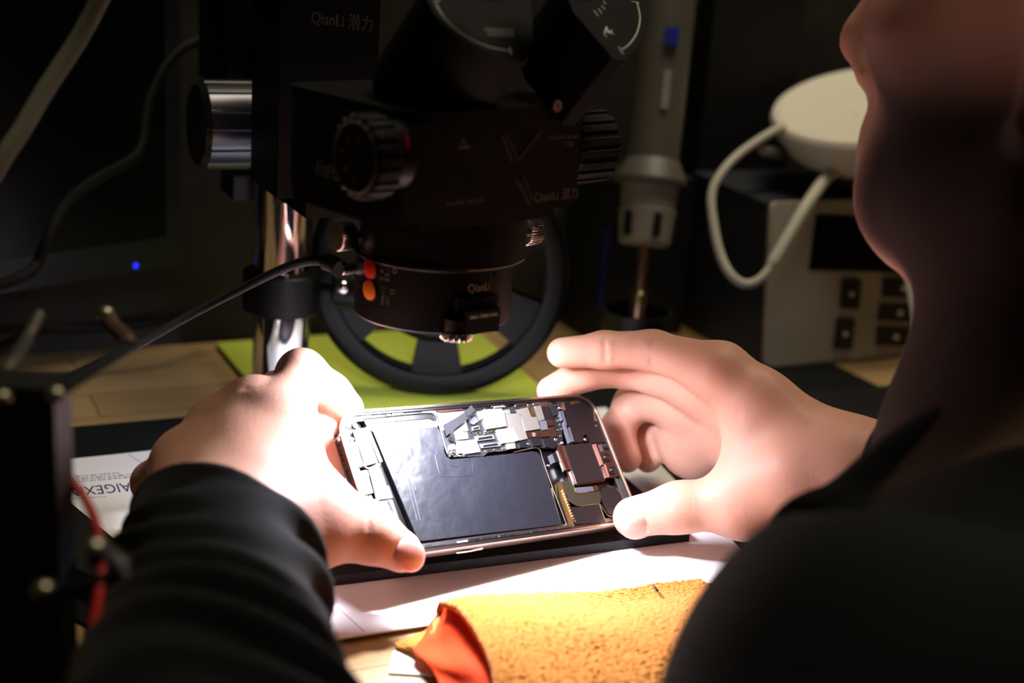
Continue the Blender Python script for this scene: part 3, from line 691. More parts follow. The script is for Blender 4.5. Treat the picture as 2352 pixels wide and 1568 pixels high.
# ring collar, ring light
r0 = .0385
z_a, z_b, z_c = P(1010, 515, MD - .037).z, P(1020, 612, MD - .037).z, P(990, 767, MD - .036).z
k = MB(); k.lathe([(.02, z_b), (r0, z_b), (r0, z_a), (r0 * .97, zb + .002), (.02, zb + .002)], MM, 72, closed=True); col_ = k.build('lens_collar', M_anod, scope)
k = MB(); k.lathe([(r0 + .0002, z_b - .0002), (r0 + .0004, z_b + .0004), (r0, z_b + .001)], MM, 72); k.build('collar_seam', M_silkd, col_)
r1 = .0365
AXR = AX - MU * .0042
MMR = MM.copy(); MMR.translation = Vector((AXR.x, AXR.y, 0))
k = MB(); k.lathe([(.022, z_c + .002), (r1 - .0008, z_c), (r1, z_c + .0008), (r1, z_b - .001), (r1 + .001, z_b), (.022, z_b)], MMR, 96, closed=True); rl = k.build('ring_light', M_anod, scope)
k = MB(); k.lathe([(.0, z_c + .0035), (.022, z_c + .0035)], MMR, 48); k.build('objective_glass', M_lens, scope)
M_led = mat('led_white', '#ffffff', .4, emit='#f4f4ff', estr=.0)
for i in range(24):
    an = 2 * math.pi * i / 24; k = MB(); k.cyl(MMR @ Vector((.027 * math.cos(an), .027 * math.sin(an), z_c + .0025)), MMR @ Vector((.027 * math.cos(an), .027 * math.sin(an), z_c + .0006)), .0016, n=10); k.build('led', M_led, rl)
def onring(px, py, r=r1):              # angle / height of a pixel on the ring's wall
    o_ = CAM; d_ = ray(px, py); ox, oy = o_[0] - AXR.x, o_[1] - AXR.y
    a_ = d_[0] ** 2 + d_[1] ** 2; b_ = 2 * (ox * d_[0] + oy * d_[1]); c_ = ox * ox + oy * oy - r * r
    disc = b_ * b_ - 4 * a_ * c_
    t = (-b_ - math.sqrt(max(disc, 0))) / (2 * a_); w_ = o_ + d_ * t
    return math.atan2(w_[1] - AXR.y, w_[0] - AXR.x), w_[2]
def ringframe(px, py, r=r1):
    an, z = onring(px, py, r); n_ = Vector((math.cos(an), math.sin(an), 0)); t_ = Vector((-math.sin(an), math.cos(an), 0))
    return frame(Vector((AXR.x, AXR.y, z)) + n_ * r, t_, n_)
for px, py, mt, nm in ((850, 617, M_red, 'red button'), (849, 666, M_orange, 'orange button')):
    T = ringframe(px, py); b = MB(); b.lathe([(0, .0012), (.0030, .0011), (.0045, .0005), (.0048, -.001)], T, 32); b.build('light_button', mt, rl, label=nm)
    b = MB(); b.lathe([(.0049, -.001), (.0049, .0003), (.0053, .0003), (.0053, -.001)], T, 32); b.build('button_bezel', M_black, rl)
def rtext(txt, px, py, size, m_=M_silk, **k):
    an, z = onring(px, py, r1); return text('printed_text', txt, size, None, m_, rl, wrap=(Vector((AXR.x, AXR.y, 0)), r1 + .0001, an, z), **k)
rtext('QianLi', 1101, 661, .0052, M_silk, sx=.88, space=1.0); rtext('USUAL', 883, 641, .0021, M_silkd); rtext('IR', 878, 623, .0022, M_silkd); rtext('UV', 889, 632, .0022, M_silkd); rtext('OUT', 891, 690, .0021, M_silkd, turn=90); rtext('TYPE-C', 880, 684, .0021, M_silkd, turn=90)
for px, py in ((829, 608), (825, 656)):
    T = ringframe(px, py); b = MB(); b.prism([(-.0004, -.0008), (.0005, 0), (-.0004, .0008)], 0, .0001, T); b.build('printed_mark', M_silkd, rl)
for px, py in ((906, 622), (901, 670)):
    T = ringframe(px, py); b = MB(); b.lathe([(.0009, 0), (.0011, .0001), (.0012, 0)], T, 18); b.build('printed_mark', M_silkd, rl)
for (p, q) in (((886, 613), (896, 628)), ((873, 660), (888, 663))):
    A = ringframe(*p).translation; B = ringframe(*q).translation; b = MB(); b.tube([A, B], .0001, 6); b.build('printed_mark', M_silkd, rl)
T = frame(*(lambda an: (MS(0,0,P(1100,580,MD).z) + Vector((math.cos(an), math.sin(an), 0)) * r0, (-math.sin(an), math.cos(an), 0), (math.cos(an), math.sin(an), 0)))(math.atan2(*(lambda w_: (w_.y - AX.y, w_.x - AX.x))(P(1105, 580, MD - .03))))); b = MB(); b.lathe([(0, -.0004), (.0013, -.0004), (.0016, .0001), (.0018, -.0002)], T, 20); b.build('set_screw', M_black, col_)
# polariser block in the window of the ring light
an, zz = onring(1092, 722); n_ = Vector((math.cos(an), math.sin(an), 0)); t_ = Vector((-math.sin(an), math.cos(an), 0))
TB = frame(Vector((AXR.x, AXR.y, P(1092, 725, MD - .035).z)) + n_ * (r1 + .0005), t_, n_)
b = MB(); b.box((0, .0008, -.003), (.0215, .0145, .008), TB, .0012); b.build('window_recess', M_black, rl)
b = MB(); b.box((.0005, -.002, .001), (.018, .0105, .008), TB, .0012); blk = b.build('filter_block', M_mod if 'M_mod' in globals() else M_black, rl)
text('printed_text', 'QianLi  CYBER X PRO', .00215, TB @ Matrix.Translation((.0008, .0006, .0051)), M_silk, blk, sx=.72)
kc = P(1048, 768, MD - .034)
b = MB(); b.knurl(kc - Vector((0, 0, .0018)), kc + Vector((0, 0, .0018)), .0073, 18, .0004, 108, .0004); b.build('filter_ring', M_chrome, rl, label='small knurled chrome ring')
b = MB(); b.cyl(kc - Vector((0, 0, .0021)), kc - Vector((0, 0, .0017)), .0052, n=28); b.build('torch_lens', mat('lamp_white', '#ffffff', .4, emit='#f4f4ff', estr=8), rl)
b = MB(); b.cyl(kc, kc + Vector((0, 0, .008)), .0062, n=32); b.build('filter_stem', M_anod, rl)
# thumb screws and cable socket on the collar
for px, py, dd, sgn in ((806, 541, .648, -1), (1203, 535, .70, 1)):
    o_ = P(px, py, dd); dx = (MU * sgn + MV * .05 * -sgn).normalized()
    b = MB(); b.cyl(o_ - dx * .010, o_ + dx * .001, .002, n=16); st = b.build('thumb_screw', M_steel, scope)
    b = MB(); b.knurl(o_, o_ + dx * .009, .0066, 34, .0003, 136, .0006); b.build('screw_head', M_knurl, st)
so = P(806, 616, .648)
b = MB(); b.cyl(so + MU * .004, so - MU * .0055, .0026, n=24, bev=.0003); b.build('cable_socket', M_knurl, rl, label='silver cable socket')
# the head is set a little smaller and nearer than first laid out: resized about its own lens axis
MD2 = .631; KH = MD2 / MD; AX2 = P(1010, 690, MD2)
HT = Matrix.Translation(AX2) @ Matrix.Diagonal((KH, KH, KH, 1)) @ Matrix.Translation(-AX)
for o_ in scope.children_recursive:
    o_.data.transform(HT)
so = HT @ so; RING_Z = HT @ (MMR @ Vector((0, 0, z_c)))
# focus mount between head and pillar
X_, Y_, Z_ = Vector((1, 0, 0)), Vector((0, 1, 0)), Vector((0, 0, 1))
def wbox(name, p, sz, mt, off=(0, 0, 0), bev=.002, par=None):
    k = MB(); k.box(Vector(p) + Vector(off), sz, None, bev); return k.build(name, mt, par or scope)
DM = .775
fk = P(452, 286, DM); fk2 = P(612, 285, DM + .012)
dX = X_
def fluted(a, k_): return 1 - (.035 if (a / (2 * math.pi) * 14) % 1 < .06 else 0)
k = MB(); k.cyl(fk, fk + dX * .062, .0245, n=168, bev=.003, mod=lambda a, kk: 1 - (.03 if (a / (2 * math.pi) * 14) % 1 < .07 and kk in (2, 3) else 0)); fkn = k.build('focus_knob', mat('gunmetal', '#55565c', .3, metal=.85, var=.05), scope, label='large gunmetal focus knob')
k = MB(); k.lathe([(0, -.0006), (.0185, -.0006), (.0205, .0002), (.0215, .001)], frame(fk, Z_, -dX), 48); k.build('knob_cap', M_black, fkn)
mt_ = P(664, 280, DM + .01)
wbox('focus_block', mt_, (.03, .05, .088), M_anod, (.006, .018, 0), .006)
for i in range(9):
    wbox('rack_tooth', P(618, 165 + i * 16, DM - .006), (.014, .002, .0015), M_black, (.006, -.002, 0), .0003)
b = MB(); b.tube(smooth_path([P(606, 320, DM - .004), P(608, 370, DM - .006), P(630, 402, DM - .006), P(668, 415, DM - .004)], 6), .003, 8); b.build('block_edge', M_anod, scope)
wbox('rear_block', P(640, 60, .80), (.055, .07, .075), M_anod, (.0, .04, .0), .004)
wbox('carrier', P(770, 230, .69), (.05, .05, .14), M_anod, (.0, .035, .02), .004)
wbox('top_bracket', P(720, 8, .72), (.03, .03, .006), M_grey, (0, .02, 0), .001)
text('printed_text', 'QianLi \u6f5c\u529b', .0078, frame(P(785, 50, .672), MV + MU * .25, -MU + MV * .25), M_silkd, scope)
wbox('arm', P(640, 434, .83), (.045, .03, .014), M_black, (-.008, .0, 0.004), .003)
wbox('arm', P(760, 445, .74), (.05, .05, .012), M_anod, (.0, -.012, 0.002), .003)
# pillar, collar, foot
PX = P(648, 660, .822); foot = Vector((PX.x, PX.y, 0))
k = MB(); k.cyl(foot, Vector((PX.x, PX.y, P(655, 455, .822).z + .02)), .0165, n=64); pl = k.build('pillar', M_chrome, scope, label='polished chrome pillar')
z1_, z2_ = P(645, 742, .80).z, P(645, 640, .80).z
k = MB(); k.cyl((PX.x, PX.y, z1_), (PX.x, PX.y, z2_), .0225, n=64, bev=.001); cl = k.build('clamp_collar', M_anod, scope)
k = MB(); k.cyl((PX.x + .02, PX.y, (z1_ + z2_) / 2 + .003), (PX.x + .034, PX.y - .016, (z1_ + z2_) / 2 + .003), .004, n=20); k.cyl((PX.x + .028, PX.y - .012, (z1_ + z2_) / 2 + .003), (PX.x + .046, PX.y - .024, (z1_ + z2_) / 2 + .003), .0115, n=28, bev=.002); k.build('clamp_knob', M_anod, cl)
k = MB(); k.ball((PX.x + .029, PX.y - .0225, (z1_ + z2_) / 2 + .006), .0048); k.build('clamp_bolt', M_chrome, cl)
k = MB(); k.cyl(foot + Vector((0, 0, .002)), foot + Vector((0, 0, .012)), .026, n=48, bev=.002); k.build('foot_flange', M_anod, scope)
RING_C = RING_Z
LAMP_C = HT @ (kc - Vector((0, 0, .0026)))
# braided cable from the ring light
def cable(name, pts, r, mt, label, n=10):
    b = MB(); b.tube(smooth_path(pts, 14), r, n); o = b.build(name, mt); tag(o, label, 'cable'); return o
cb = [so - MU * .0052, P(765, 606, .62), P(720, 598, .63), P(660, 613, .645), P(560, 660, .665), P(430, 727, .67), P(310, 795, .655), P(200, 848, .63), P(120, 890, .60), P(60, 960, .57), P(35, 1060, .585), Pz(50, 1130, .004)]
b = MB(); b.tube(smooth_path(cb, 14), lambda t: .0038 if t < .13 else .0022, 12); o = b.build('braided_cable', M_braidb); tag(o, 'black braided cable plugged into the side of the microscope ring light', 'cable')
# ================================================================ things behind the phone
def box_on(nm, c, sz, mt, par, bev=.002, M=None, **k):
    b = MB(); b.box(c, sz, M, bev); return b.build(nm, mt, par, **k)
# spoked wheel
wd_ = .853; wc = P(1010, 622, wd_); wr = .0778
fw = -Vector(RW @ np.array([0, 0, 1.])); fw.z = 0; fw.normalize(); fw = (fw + Vector((.05, -.1, 0))).normalized()
wheel = root('spoked_wheel', (wc.x, wc.y, wc.z - wr), 'black spoked wheel standing upright behind the phone on the lime board', 'wheel')
WM = frame(wc, Vector((0, 0, 1)), fw)
M_spool = mat('spool_black', '#07080b', .42, spec=.3, var=.1)
for zz in (.004, -.008):
    b = MB(); b.lathe([(wr * .83, zz - .003), (wr * .97, zz - .003), (wr, zz), (wr * .97, zz + .003), (wr * .93, zz + .004), (wr * .83, zz + .003)], WM, 96, closed=True); b.build('rim', M_spool, wheel)
b = MB(); b.lathe([(wr * .84, -.008), (wr * .88, -.008), (wr * .88, .004), (wr * .84, .004)], WM, 80, closed=True); b.build('drum', M_spool, wheel)
b = MB(); b.lathe([(0, -.01), (wr * .55, -.01), (wr * .56, .004), (wr * .5, .008), (wr * .2, .010), (0, .010)], WM, 64); b.build('hub', M_spool, wheel)
for i in range(6):
    an = math.pi + 2 * math.pi * i / 6 + .02
    x0, x1 = wr * .45, wr * .87; T = WM @ Matrix.Rotation(an, 4, 'Z')
    b = MB(); b.prism([(x0, -.0105), (x1, -.0165), (x1, .0165), (x0, .0105)], -.008, .003, T, .001); b.build('spoke', M_spool, wheel)
# monitor at the left
mv = Vector(RW @ np.array([4148 - CX, 238 - CY, F_PX])).normalized(); mv.z = 0; mv.normalize()
mn = Vector((mv.y, -mv.x, 0))
A = P(412, 606, .93)
mon = root('monitor', (A.x - mv.x * .25, A.y - mv.y * .25, 0), 'dark switched off monitor with a small blue power light', 'monitor')
TM = frame(A, -mv, mn)                  # x to the left along the screen, z to the viewer
TM = Matrix((-mv, Vector((0, 0, 1)), -mn)).transposed().to_4x4(); TM.translation = A
Wm, Hm = .50, .32
b = MB(); b.box((Wm / 2, Hm / 2, .014), (Wm, Hm, .028), TM, .003); b.build('housing', M_black, mon)
bz = P(385, 582, .925)
b = MB(); b.ringprism(rrect(Wm, Hm, .003, 3, Wm / 2, Hm / 2), rrect(Wm - .024, Hm - .032, .001, 3, Wm / 2, Hm / 2 + .004), -.002, .001, TM); bzl = b.build('bezel', mat('bezel_black', '#1b1e28', .4, spec=.4), mon)
b = MB(); b.box((Wm / 2, Hm / 2 + .004, .0), (Wm - .022, Hm - .030, .002), TM); b.build('screen', M_screen, mon)
lp = TM.inverted() @ Pn(312, 631, A - Vector(TM.col[2][:3]) * .002, mn)
b = MB(); b.ball((lp.x, max(lp.y, .004), -.002), .0018, (1, 1, .5), TM, 12); b.build('power_light', M_blue_led, mon, label='glowing blue power light')
nb = A + (-mv) * .25 - mn * .03
b = MB(); b.box((nb.x, nb.y, A.z * .5 + .05), (.05, .03, A.z + .1), None, .004); b.build('neck', M_black, mon)
b = MB(); b.box((nb.x, nb.y, .006), (.2, .12, .010), None, .004); b.build('base', M_black, mon)
# dark panels standing behind
def panel(nm, px0, px1, pyt, y, sx, depth, mt, lab, cat, pyb=None, z0=.0001):
    a = Py(px0, pyt, y); c = Py(px1, pyt, y); zt_ = max(a.z, c.z)
    o = root(nm, ((a.x + c.x) / 2, y, z0), lab, cat)
    b = MB(); b.box(((a.x + c.x) / 2, y + depth / 2, (zt_ + z0) / 2), (abs(c.x - a.x), depth, zt_ - z0), None, .003); b.build('body', mt, o); return o, a, c, zt_
# hot air gun hanging in its holder
gd = .955
gun = root('hot_air_gun', P(1470, 745, gd), 'pale grey hot air gun with a blue button hanging nozzle down', 'heat gun')
ga, gb = P(1542, -60, gd), P(1497, 392, gd); gx = (gb - ga).normalized(); s1 = gd / F_PX
M_gun = mat('gun_grey', '#5b594f', .5, var=.04)
b = MB(); b.cyl(ga, gb, 63 * s1, 60 * s1, 40, .001); b.build('handle', M_gun, gun)
c1_ = gb - gx * .008; b = MB(); b.cyl(c1_, gb + gx * 25 * s1, 62 * s1, 84 * s1, 40, .001); b.cyl(gb + gx * 25 * s1, gb + gx * 30 * s1, 84 * s1, None, 40, .0005); b.build('flare', M_gun, gun)
b = MB(); b.cyl(gb + gx * 30 * s1, gb + gx * 85 * s1, 66 * s1, 64 * s1, 40, .001); b.build('collar', M_grey, gun)
qa, qb = gb + gx * 84 * s1, gb + gx * 172 * s1
b = MB(); b.cyl(qa, qb, 67 * s1, 60 * s1, 40, .002); sr = b.build('vent_ring', M_grey, gun)
side = Vector(RW @ np.array([1, 0, 0.])); back = Vector(RW @ np.array([0, 0, 1.])); 
for k_ in range(6):
    an = k_ * math.pi / 3 + .28; dr = side * math.sin(an) - back * math.cos(an); dr = (dr - gx * dr.dot(gx)).normalized()
    T = frame((qa + qb) / 2 + dr * 64 * s1, dr, gx); b = MB(); b.box((-.001, 0, 0), (.006, 17 * s1, 52 * s1), T, .0006); b.build('vent_slot', M_black, sr)
b = MB(); b.cyl(qb, qb + gx * 110 * s1, 12 * s1, n=20); b.cyl(qb + gx * 105 * s1, qb + gx * 190 * s1, 18 * s1, n=20, bev=.0008); b.build('nozzle', mat('brass_tube', '#b9907a', .3, metal=.9), gun, label='brass coloured nozzle tube')
b = MB(); b.ball(qb + gx * 118 * s1 - back * .003, .0042); b.build('nozzle_screw', M_gold, gun)
T = frame(P(1543, 84, gd - .021), gx.cross(back), -back); T = frame(P(1543, 84, gd - 66 * s1), gx, -back)
b = MB(); b.box((0, 0, 0), (40 * s1, 30 * s1, .004), T, .001); b.build('button', mat('blue_button', '#1c2f9a', .4), gun, label='blue button')
b = MB(); b.box((0, 0, 0), (88 * s1, 17 * s1, .0006), frame(P(1530, 205, gd - 65 * s1), gx, -back)); b.build('printed_strip', mat('print_grey', '#8e8c84', .6), gun)
hc = qb + gx * 150 * s1
holder = root('gun_holder', (hc.x, hc.y, 0), 'dark cup shaped holder under the hot air gun nozzle', 'holder')
b = MB(); b.lathe([(.012, hc.z - .02), (.024, hc.z - .02), (.024, hc.z + .0), (.021, hc.z + .0), (.020, hc.z - .015), (.012, hc.z - .015)], Matrix.Translation((hc.x, hc.y + .0, 0)), 40, closed=True); b.build('cup', M_black, holder)
b = MB(); b.box((hc.x, hc.y + .0, (hc.z - .02) / 2), (.03, .03, hc.z - .02), None, .002); b.build('post', M_black, holder)
# blue grey tower unit between gun and station
M_tower = mat('tower_dark', '#10141a', .55, var=.06)
tw, a, c, zt_ = panel('tower_unit', 1385, 1600, 415, .302, 0, .05, M_tower, 'dark blue grey upright unit behind the hot air gun', 'unit')
b = MB(); b.box((a.x + .006, .3015, zt_ * .45), (.005, .002, zt_ * .5), None, .0005); b.build('blue_strip', mat('blue_trim', '#16246e', .4), tw, label='blue strip')
# tall black panel on the wall behind
pb, a, c, zt_ = panel('tall_black_board', 1650, 1860, -60, .334, 0, .02, mat('flat_black', '#060607', .8), 'tall black board standing against the wall behind the station', 'board')
# station
sa = Pz(1748, 846, 0.0); sy = sa.y
E1 = Py(1795, 470, sy + .012)
zs = E1.z
sW, sD = .24, min(.19, .328 - sa.y)
pass
st = root('rework_station', (sa.x + sW / 2, sy + sD / 2, 0), 'grey rework station box with dark display and black buttons', 'station')
def sprism():
    b = MB(); q = [(sy, 0.002), (sy + .014, zs), (sy + sD, zs + .004), (sy + sD, .002)]
    T = Matrix(((0, 0, 1, 0), (1, 0, 0, 0), (0, 1, 0, 0), (0, 0, 0, 1)))
    b.prism(q, sa.x, sa.x + sW, T, .004); return b.build('body', M_greyd, st)
sprism()
fn = Vector((0, -zs, .014)).normalized()
FM = frame((sa.x, sy, .002), (1, 0, 0), fn)
def fpt(px, py): l = FM.inverted() @ Pn(px, py, (sa.x, sy - .0, .002), fn); return l.x, l.y
b = MB(); b.prism(rrect(sW, zs / fn.dot(Vector((0, -1, 0))), .006, 4, sW / 2, zs / 2), -.002, .003, FM, .0015); fp = b.build('front_panel', mat('station_grey', '#b5b1a4', .5, var=.04), st, label='warm grey front panel')
def fquad(nm, pts, h, mt, par=fp, bev=.001, lab=None):
    b = MB(); b.prism([fpt(*p) for p in pts], .0022, .003 + h, FM, bev); return b.build(nm, mt, par, label=lab)
fquad('display', [(1868, 490), (2120, 500), (2120, 628), (1850, 618)], .0006, M_screen)
for pts in ([(1928, 638), (1968, 640), (1962, 708), (1922, 706)], [(1916, 728), (1954, 730), (1946, 800), (1906, 798)], [(2022, 636), (2110, 640), (2106, 684), (2018, 680)], [(2014, 694), (2104, 698), (2098, 738), (2008, 734)], [(2008, 748), (2096, 752), (2080, 794), (2004, 790)]):
    bt_ = fquad('button', pts, .0025, M_black)
    c = (sum(p[0] for p in pts) / 4, sum(p[1] for p in pts) / 4)
    fquad('button_mark', [(c[0] - 5, c[1] - 5), (c[0] + 5, c[1] - 5), (c[0] + 5, c[1] + 5), (c[0] - 5, c[1] + 5)], .0027, M_silk, bt_, 0)
# white dome device on the station
dd = 1.005; dc = P(2000, 240, dd); rx = 228 * dd / F_PX
dn = Vector(RW @ np.array([-.33, -.62, -.72])).normalized()
# normal from the outline: wide ellipse leaning left
DMx = frame(dc, Vector(RW @ np.array([.98, .2, .1])), Vector(RW @ np.array([-.17, -.85, -.5])))
dome = root('dome_device', (dc.x, dc.y, zs + .004), 'white bowl shaped device with a tilted flat top on the grey station', 'device')
M_dish = mat('dish_white', '#efecdc', .5, var=.015)
b = MB(); b.lathe([(0, .001), (rx * .86, .001), (rx * .9, .0025), (rx * .97, .0015), (rx, -.002)], DMx, 72); b.build('top_disc', M_dish, dome, label='pale cream flat top')
b = MB(); b.lathe([(rx, -.002), (rx * .985, -.010), (rx * .86, -.026), (rx * .6, -.038), (rx * .3, -.042), (0, -.043)], DMx, 72); b.build('bowl', M_white, dome)
b = MB(); T = DMx @ Matrix.Translation((-.012, -.012, .0012)); b.ball((0, 0, 0), .004, (1, 1, .1), T, 12); b.build('centre_mark', M_silk, dome)
zb_ = (DMx @ Vector((0, 0, -.043))).z
b = MB(); fb = DMx @ Vector((0, 0, -.041)); b.cyl((fb.x, fb.y, zs + .0046), (fb.x, fb.y, fb.z), .02, .022, 32, .001); b.build('foot', M_grey, dome)
wp = [P(1800, 292, .99), P(1770, 305, .985), P(1700, 352, .97), P(1655, 400, .96), P(1634, 450, .955), P(1640, 520, .95), P(1655, 585, .945), P(1680, 632, .94), P(1715, 652, .94), P(1755, 632, .94), P(1800, 560, .945), P(1850, 475, .955), P(1895, 412, .972), P(1920, 392, .985)]
b = MB(); b.tube(smooth_path(wp, 12), lambda t: .003 + .0012 * (t > .72), 12); o = b.build('white_cable', M_cablew); tag(o, 'white cable looping down in front of the grey station', 'cable')
b = MB(); b.tube(smooth_path([P(1752, 345, .985), P(1775, 350, 1.0), P(1800, 356, 1.03)], 8), .004, 10); o = b.build('cable_plug', M_grey, dome)
b = MB(); b.tube(smooth_path([P(2075, 455, .93), P(2062, 520, .88), P(2064, 570, .86), P(2085, 640, .855), P(2100, 720, .85), P(2108, 800, .85), P(2120, 850, .85), P(2140, 900, .86), Pz(2150, 968, .004)], 8), .0028, 10); o = b.build('thin_white_cable', M_cablew); tag(o, 'thin white cable hanging beside the neck', 'cable')
# black pouch behind the right wrist
q = [Pz(1820, 925, .02), Pz(2150, 940, .02), Pz(2180, 1020, .02), Pz(1880, 1000, .02)]
o = flat('black_pouch', [(q[0].x, q[0].y + .02), (q[1].x + .02, q[1].y + .05), (q[2].x, q[2].y), (q[3].x, q[3].y)], .0003, .018, M_blackr, .005); tag(o, 'black soft pouch lying on the bench behind the right wrist', 'pouch')
# dark cables at the left
b = MB(); b.tube(smooth_path([P(514, -30, .88), P(505, 40, .88), P(470, 85, .88), P(418, 112, .87), P(375, 160, .86), P(340, 240, .85), P(326, 330, .84), P(300, 368, .83), P(215, 415, .82), P(150, 470, .81), P(110, 545, .80), P(85, 605, .80), P(55, 632, .79), P(-20, 660, .78)], 10), .0034, 10); o = b.build('dark_cable', M_cabled); tag(o, 'thin black cable drooping across the monitor screen', 'cable')
b = MB(); b.tube(smooth_path([P(250, -40, .55), P(180, 90, .55), P(105, 205, .545), P(55, 290, .54), P(0, 375, .535), P(-80, 520, .53), P(-220, 850, .53), Pz(-330, 1150, .005)], 10), .0036, 14); o = b.build('grey_braided_cable', M_braid); tag(o, 'thick grey braided cable crossing in front of the monitor', 'cable')
b = MB(); b.tube(smooth_path([P(-40, 815, .86), P(40, 778, .86), P(110, 755, .86), P(200, 755, .87), P(300, 748, .88), P(420, 725, .9), P(520, 690, .93)], 10), .0028, 10); o = b.build('dark_cable', M_cabled); tag(o, 'dark cable running low along the wall behind the clamp stand', 'cable')
# left foreground stand
sd = .44; s2 = sd / F_PX
pst = P(60, 900, sd)
M_stand = mat('stand_black', '#08080a', .5, var=.1)
stand = root('clamp_stand', (pst.x, pst.y, 0), 'black upright stand with two metal clamp arms beside the red wire', 'stand')
up_ = Vector((0, 0, 1))
fx = Vector(RW @ np.array([1, 0, 0.])); fx.z = 0; fx.normalize(); fy = Vector((-fx.y, fx.x, 0))
tz = P(60, 893, sd).z
b = MB(); TS = Matrix((fx, fy, up_)).transposed().to_4x4(); TS.translation = Vector((pst.x, pst.y, 0))
b.box((-.006, .010, (tz + .003) / 2), (.0285, .018, tz - .003), TS, .002); b.build('column', M_stand, stand)
b = MB(); b.box((-.010, .012, .003), (.036, .03, .005), TS, .001); b.build('base', M_stand, stand)
def arm(pts, r, ell_=.5):
    b = MB(); b.tube([P(*p) for p in pts], r, 10, ell_); return b.build('clamp_arm', mat('arm_grey', '#23262a', .4, metal=.4), stand)
arm([(140, 893, .445), (190, 862, .46), (245, 828, .475), (292, 795, .49)], .0035); arm([(95, 1352, .405), (160, 1345, .402), (225, 1332, .40), (285, 1305, .40)], .0034)
arm([(285, 1305, .40), (262, 1280, .402), (225, 1255, .405)], .003)
for px, py, dd_, r_ in ((5, 912, .43, .003), (128, 905, .43, .0032), (100, 1353, .40, .0032), (243, 720, .50, .0034), (218, 1258, .405, .004), (215, 1285, .405, .003)):
    b = MB(); b.ball(P(px, py, dd_), r_, (1, 1, .8)); b.build('clamp_screw', mat('dull_nickel', '#8c8a78', .35, metal=.9), stand)
b = MB(); b.tube(smooth_path([P(243, 725, .5), P(262, 752, .497), P(290, 778, .493), P(294, 795, .49)], 8), .003, 8); b.build('clamp_jaw', mat('jaw_brown', '#4a3026', .5), stand)
b = MB(); b.tube(smooth_path([P(90, 720, .5), P(60, 780, .49), P(30, 830, .47), P(-10, 880, .46)], 8), .0022, 8); b.build('clamp_jaw', mat('jaw_grey', '#4b4a40', .5, metal=.5), stand)
rc = [P(110, 1070, .47), P(150, 1090, .47), P(185, 1130, .468), P(212, 1180, .465), P(228, 1240, .462), P(232, 1300, .46), P(228, 1360, .455), P(215, 1440, .45), P(200, 1520, .445), P(190, 1600, .44)]
b = MB(); b.tube(smooth_path(rc, 10), .0017, 10); o = b.build('red_wire', M_redcable); tag(o, 'red wire curving down past the black clamp stand', 'wire')
# ---------------------------------------------------------------- towel
M_terry = mat('yellow_terry', '#dd8c26', .95, spec=.1, var=.25, vscale=500, bump=1., bscale=1500, sheen=.3, bdist=.0015)
M_lining = mat('orange_lining', '#d2421c', .85, spec=.1, var=.12, vscale=300, bump=.4, bscale=1800)
towel = root('terry_towel', Pz(1250, 1480, 0), 'crumpled yellow terry towel with orange lining on the bench edge', 'towel')
def sheet(nm, rows, mt, th, nu, nv, amp, seed, sc, par):
    """smooth surface through rows of control points, given a thickness and a woven pile"""
    R_ = [smooth_path(r, nu) for r in rows]; nc = len(R_[0]); cols = [smooth_path([r[i] for r in R_], nv) for i in range(nc)]
    nr = len(cols[0]); G = np.array([[list(cols[i][j]) for j in range(nr)] for i in range(nc)])
    du = np.gradient(G, axis=0); dv = np.gradient(G, axis=1); N = np.cross(du, dv); N /= np.maximum(np.linalg.norm(N, axis=-1, keepdims=True), 1e-9)
    if N[..., 2].mean() < 0: N = -N
    rg = np.random.default_rng(seed); ns = rg.normal(size=G.shape[:2])
    for ax_ in (0, 1): ns = (np.roll(ns, 1, ax_) + 2 * ns + np.roll(ns, -1, ax_)) / 4
    top = G + N * (ns * amp)[..., None]; bot = G - N * th
    V = np.concatenate([top.reshape(-1, 3), bot.reshape(-1, 3)]); n0 = nc * nr; F_ = []
    ix = lambda i, j: i * nr + j
    for i in range(nc - 1):
        for j in range(nr - 1):
            F_.append((ix(i, j), ix(i + 1, j), ix(i + 1, j + 1), ix(i, j + 1))); F_.append((n0 + ix(i, j), n0 + ix(i, j + 1), n0 + ix(i + 1, j + 1), n0 + ix(i + 1, j)))
    for i in range(nc - 1):
        for j in (0, nr - 1): F_.append((ix(i, j), ix(i + 1, j), n0 + ix(i + 1, j), n0 + ix(i, j)))
    for j in range(nr - 1):
        for i in (0, nc - 1): F_.append((ix(i, j), ix(i, j + 1), n0 + ix(i, j + 1), n0 + ix(i, j)))
    me = np_mesh(nm, V, np.array(F_)); bm = bmesh.new(); bm.from_mesh(me); bmesh.ops.recalc_face_normals(bm, faces=bm.faces[:]); bm.to_mesh(me); bm.free()
    me.polygons.foreach_set('use_smooth', [True] * len(me.polygons))
    return link_mesh(nm, me, mt, par)
W3 = lambda px, py, z: Pz(px, py, z)
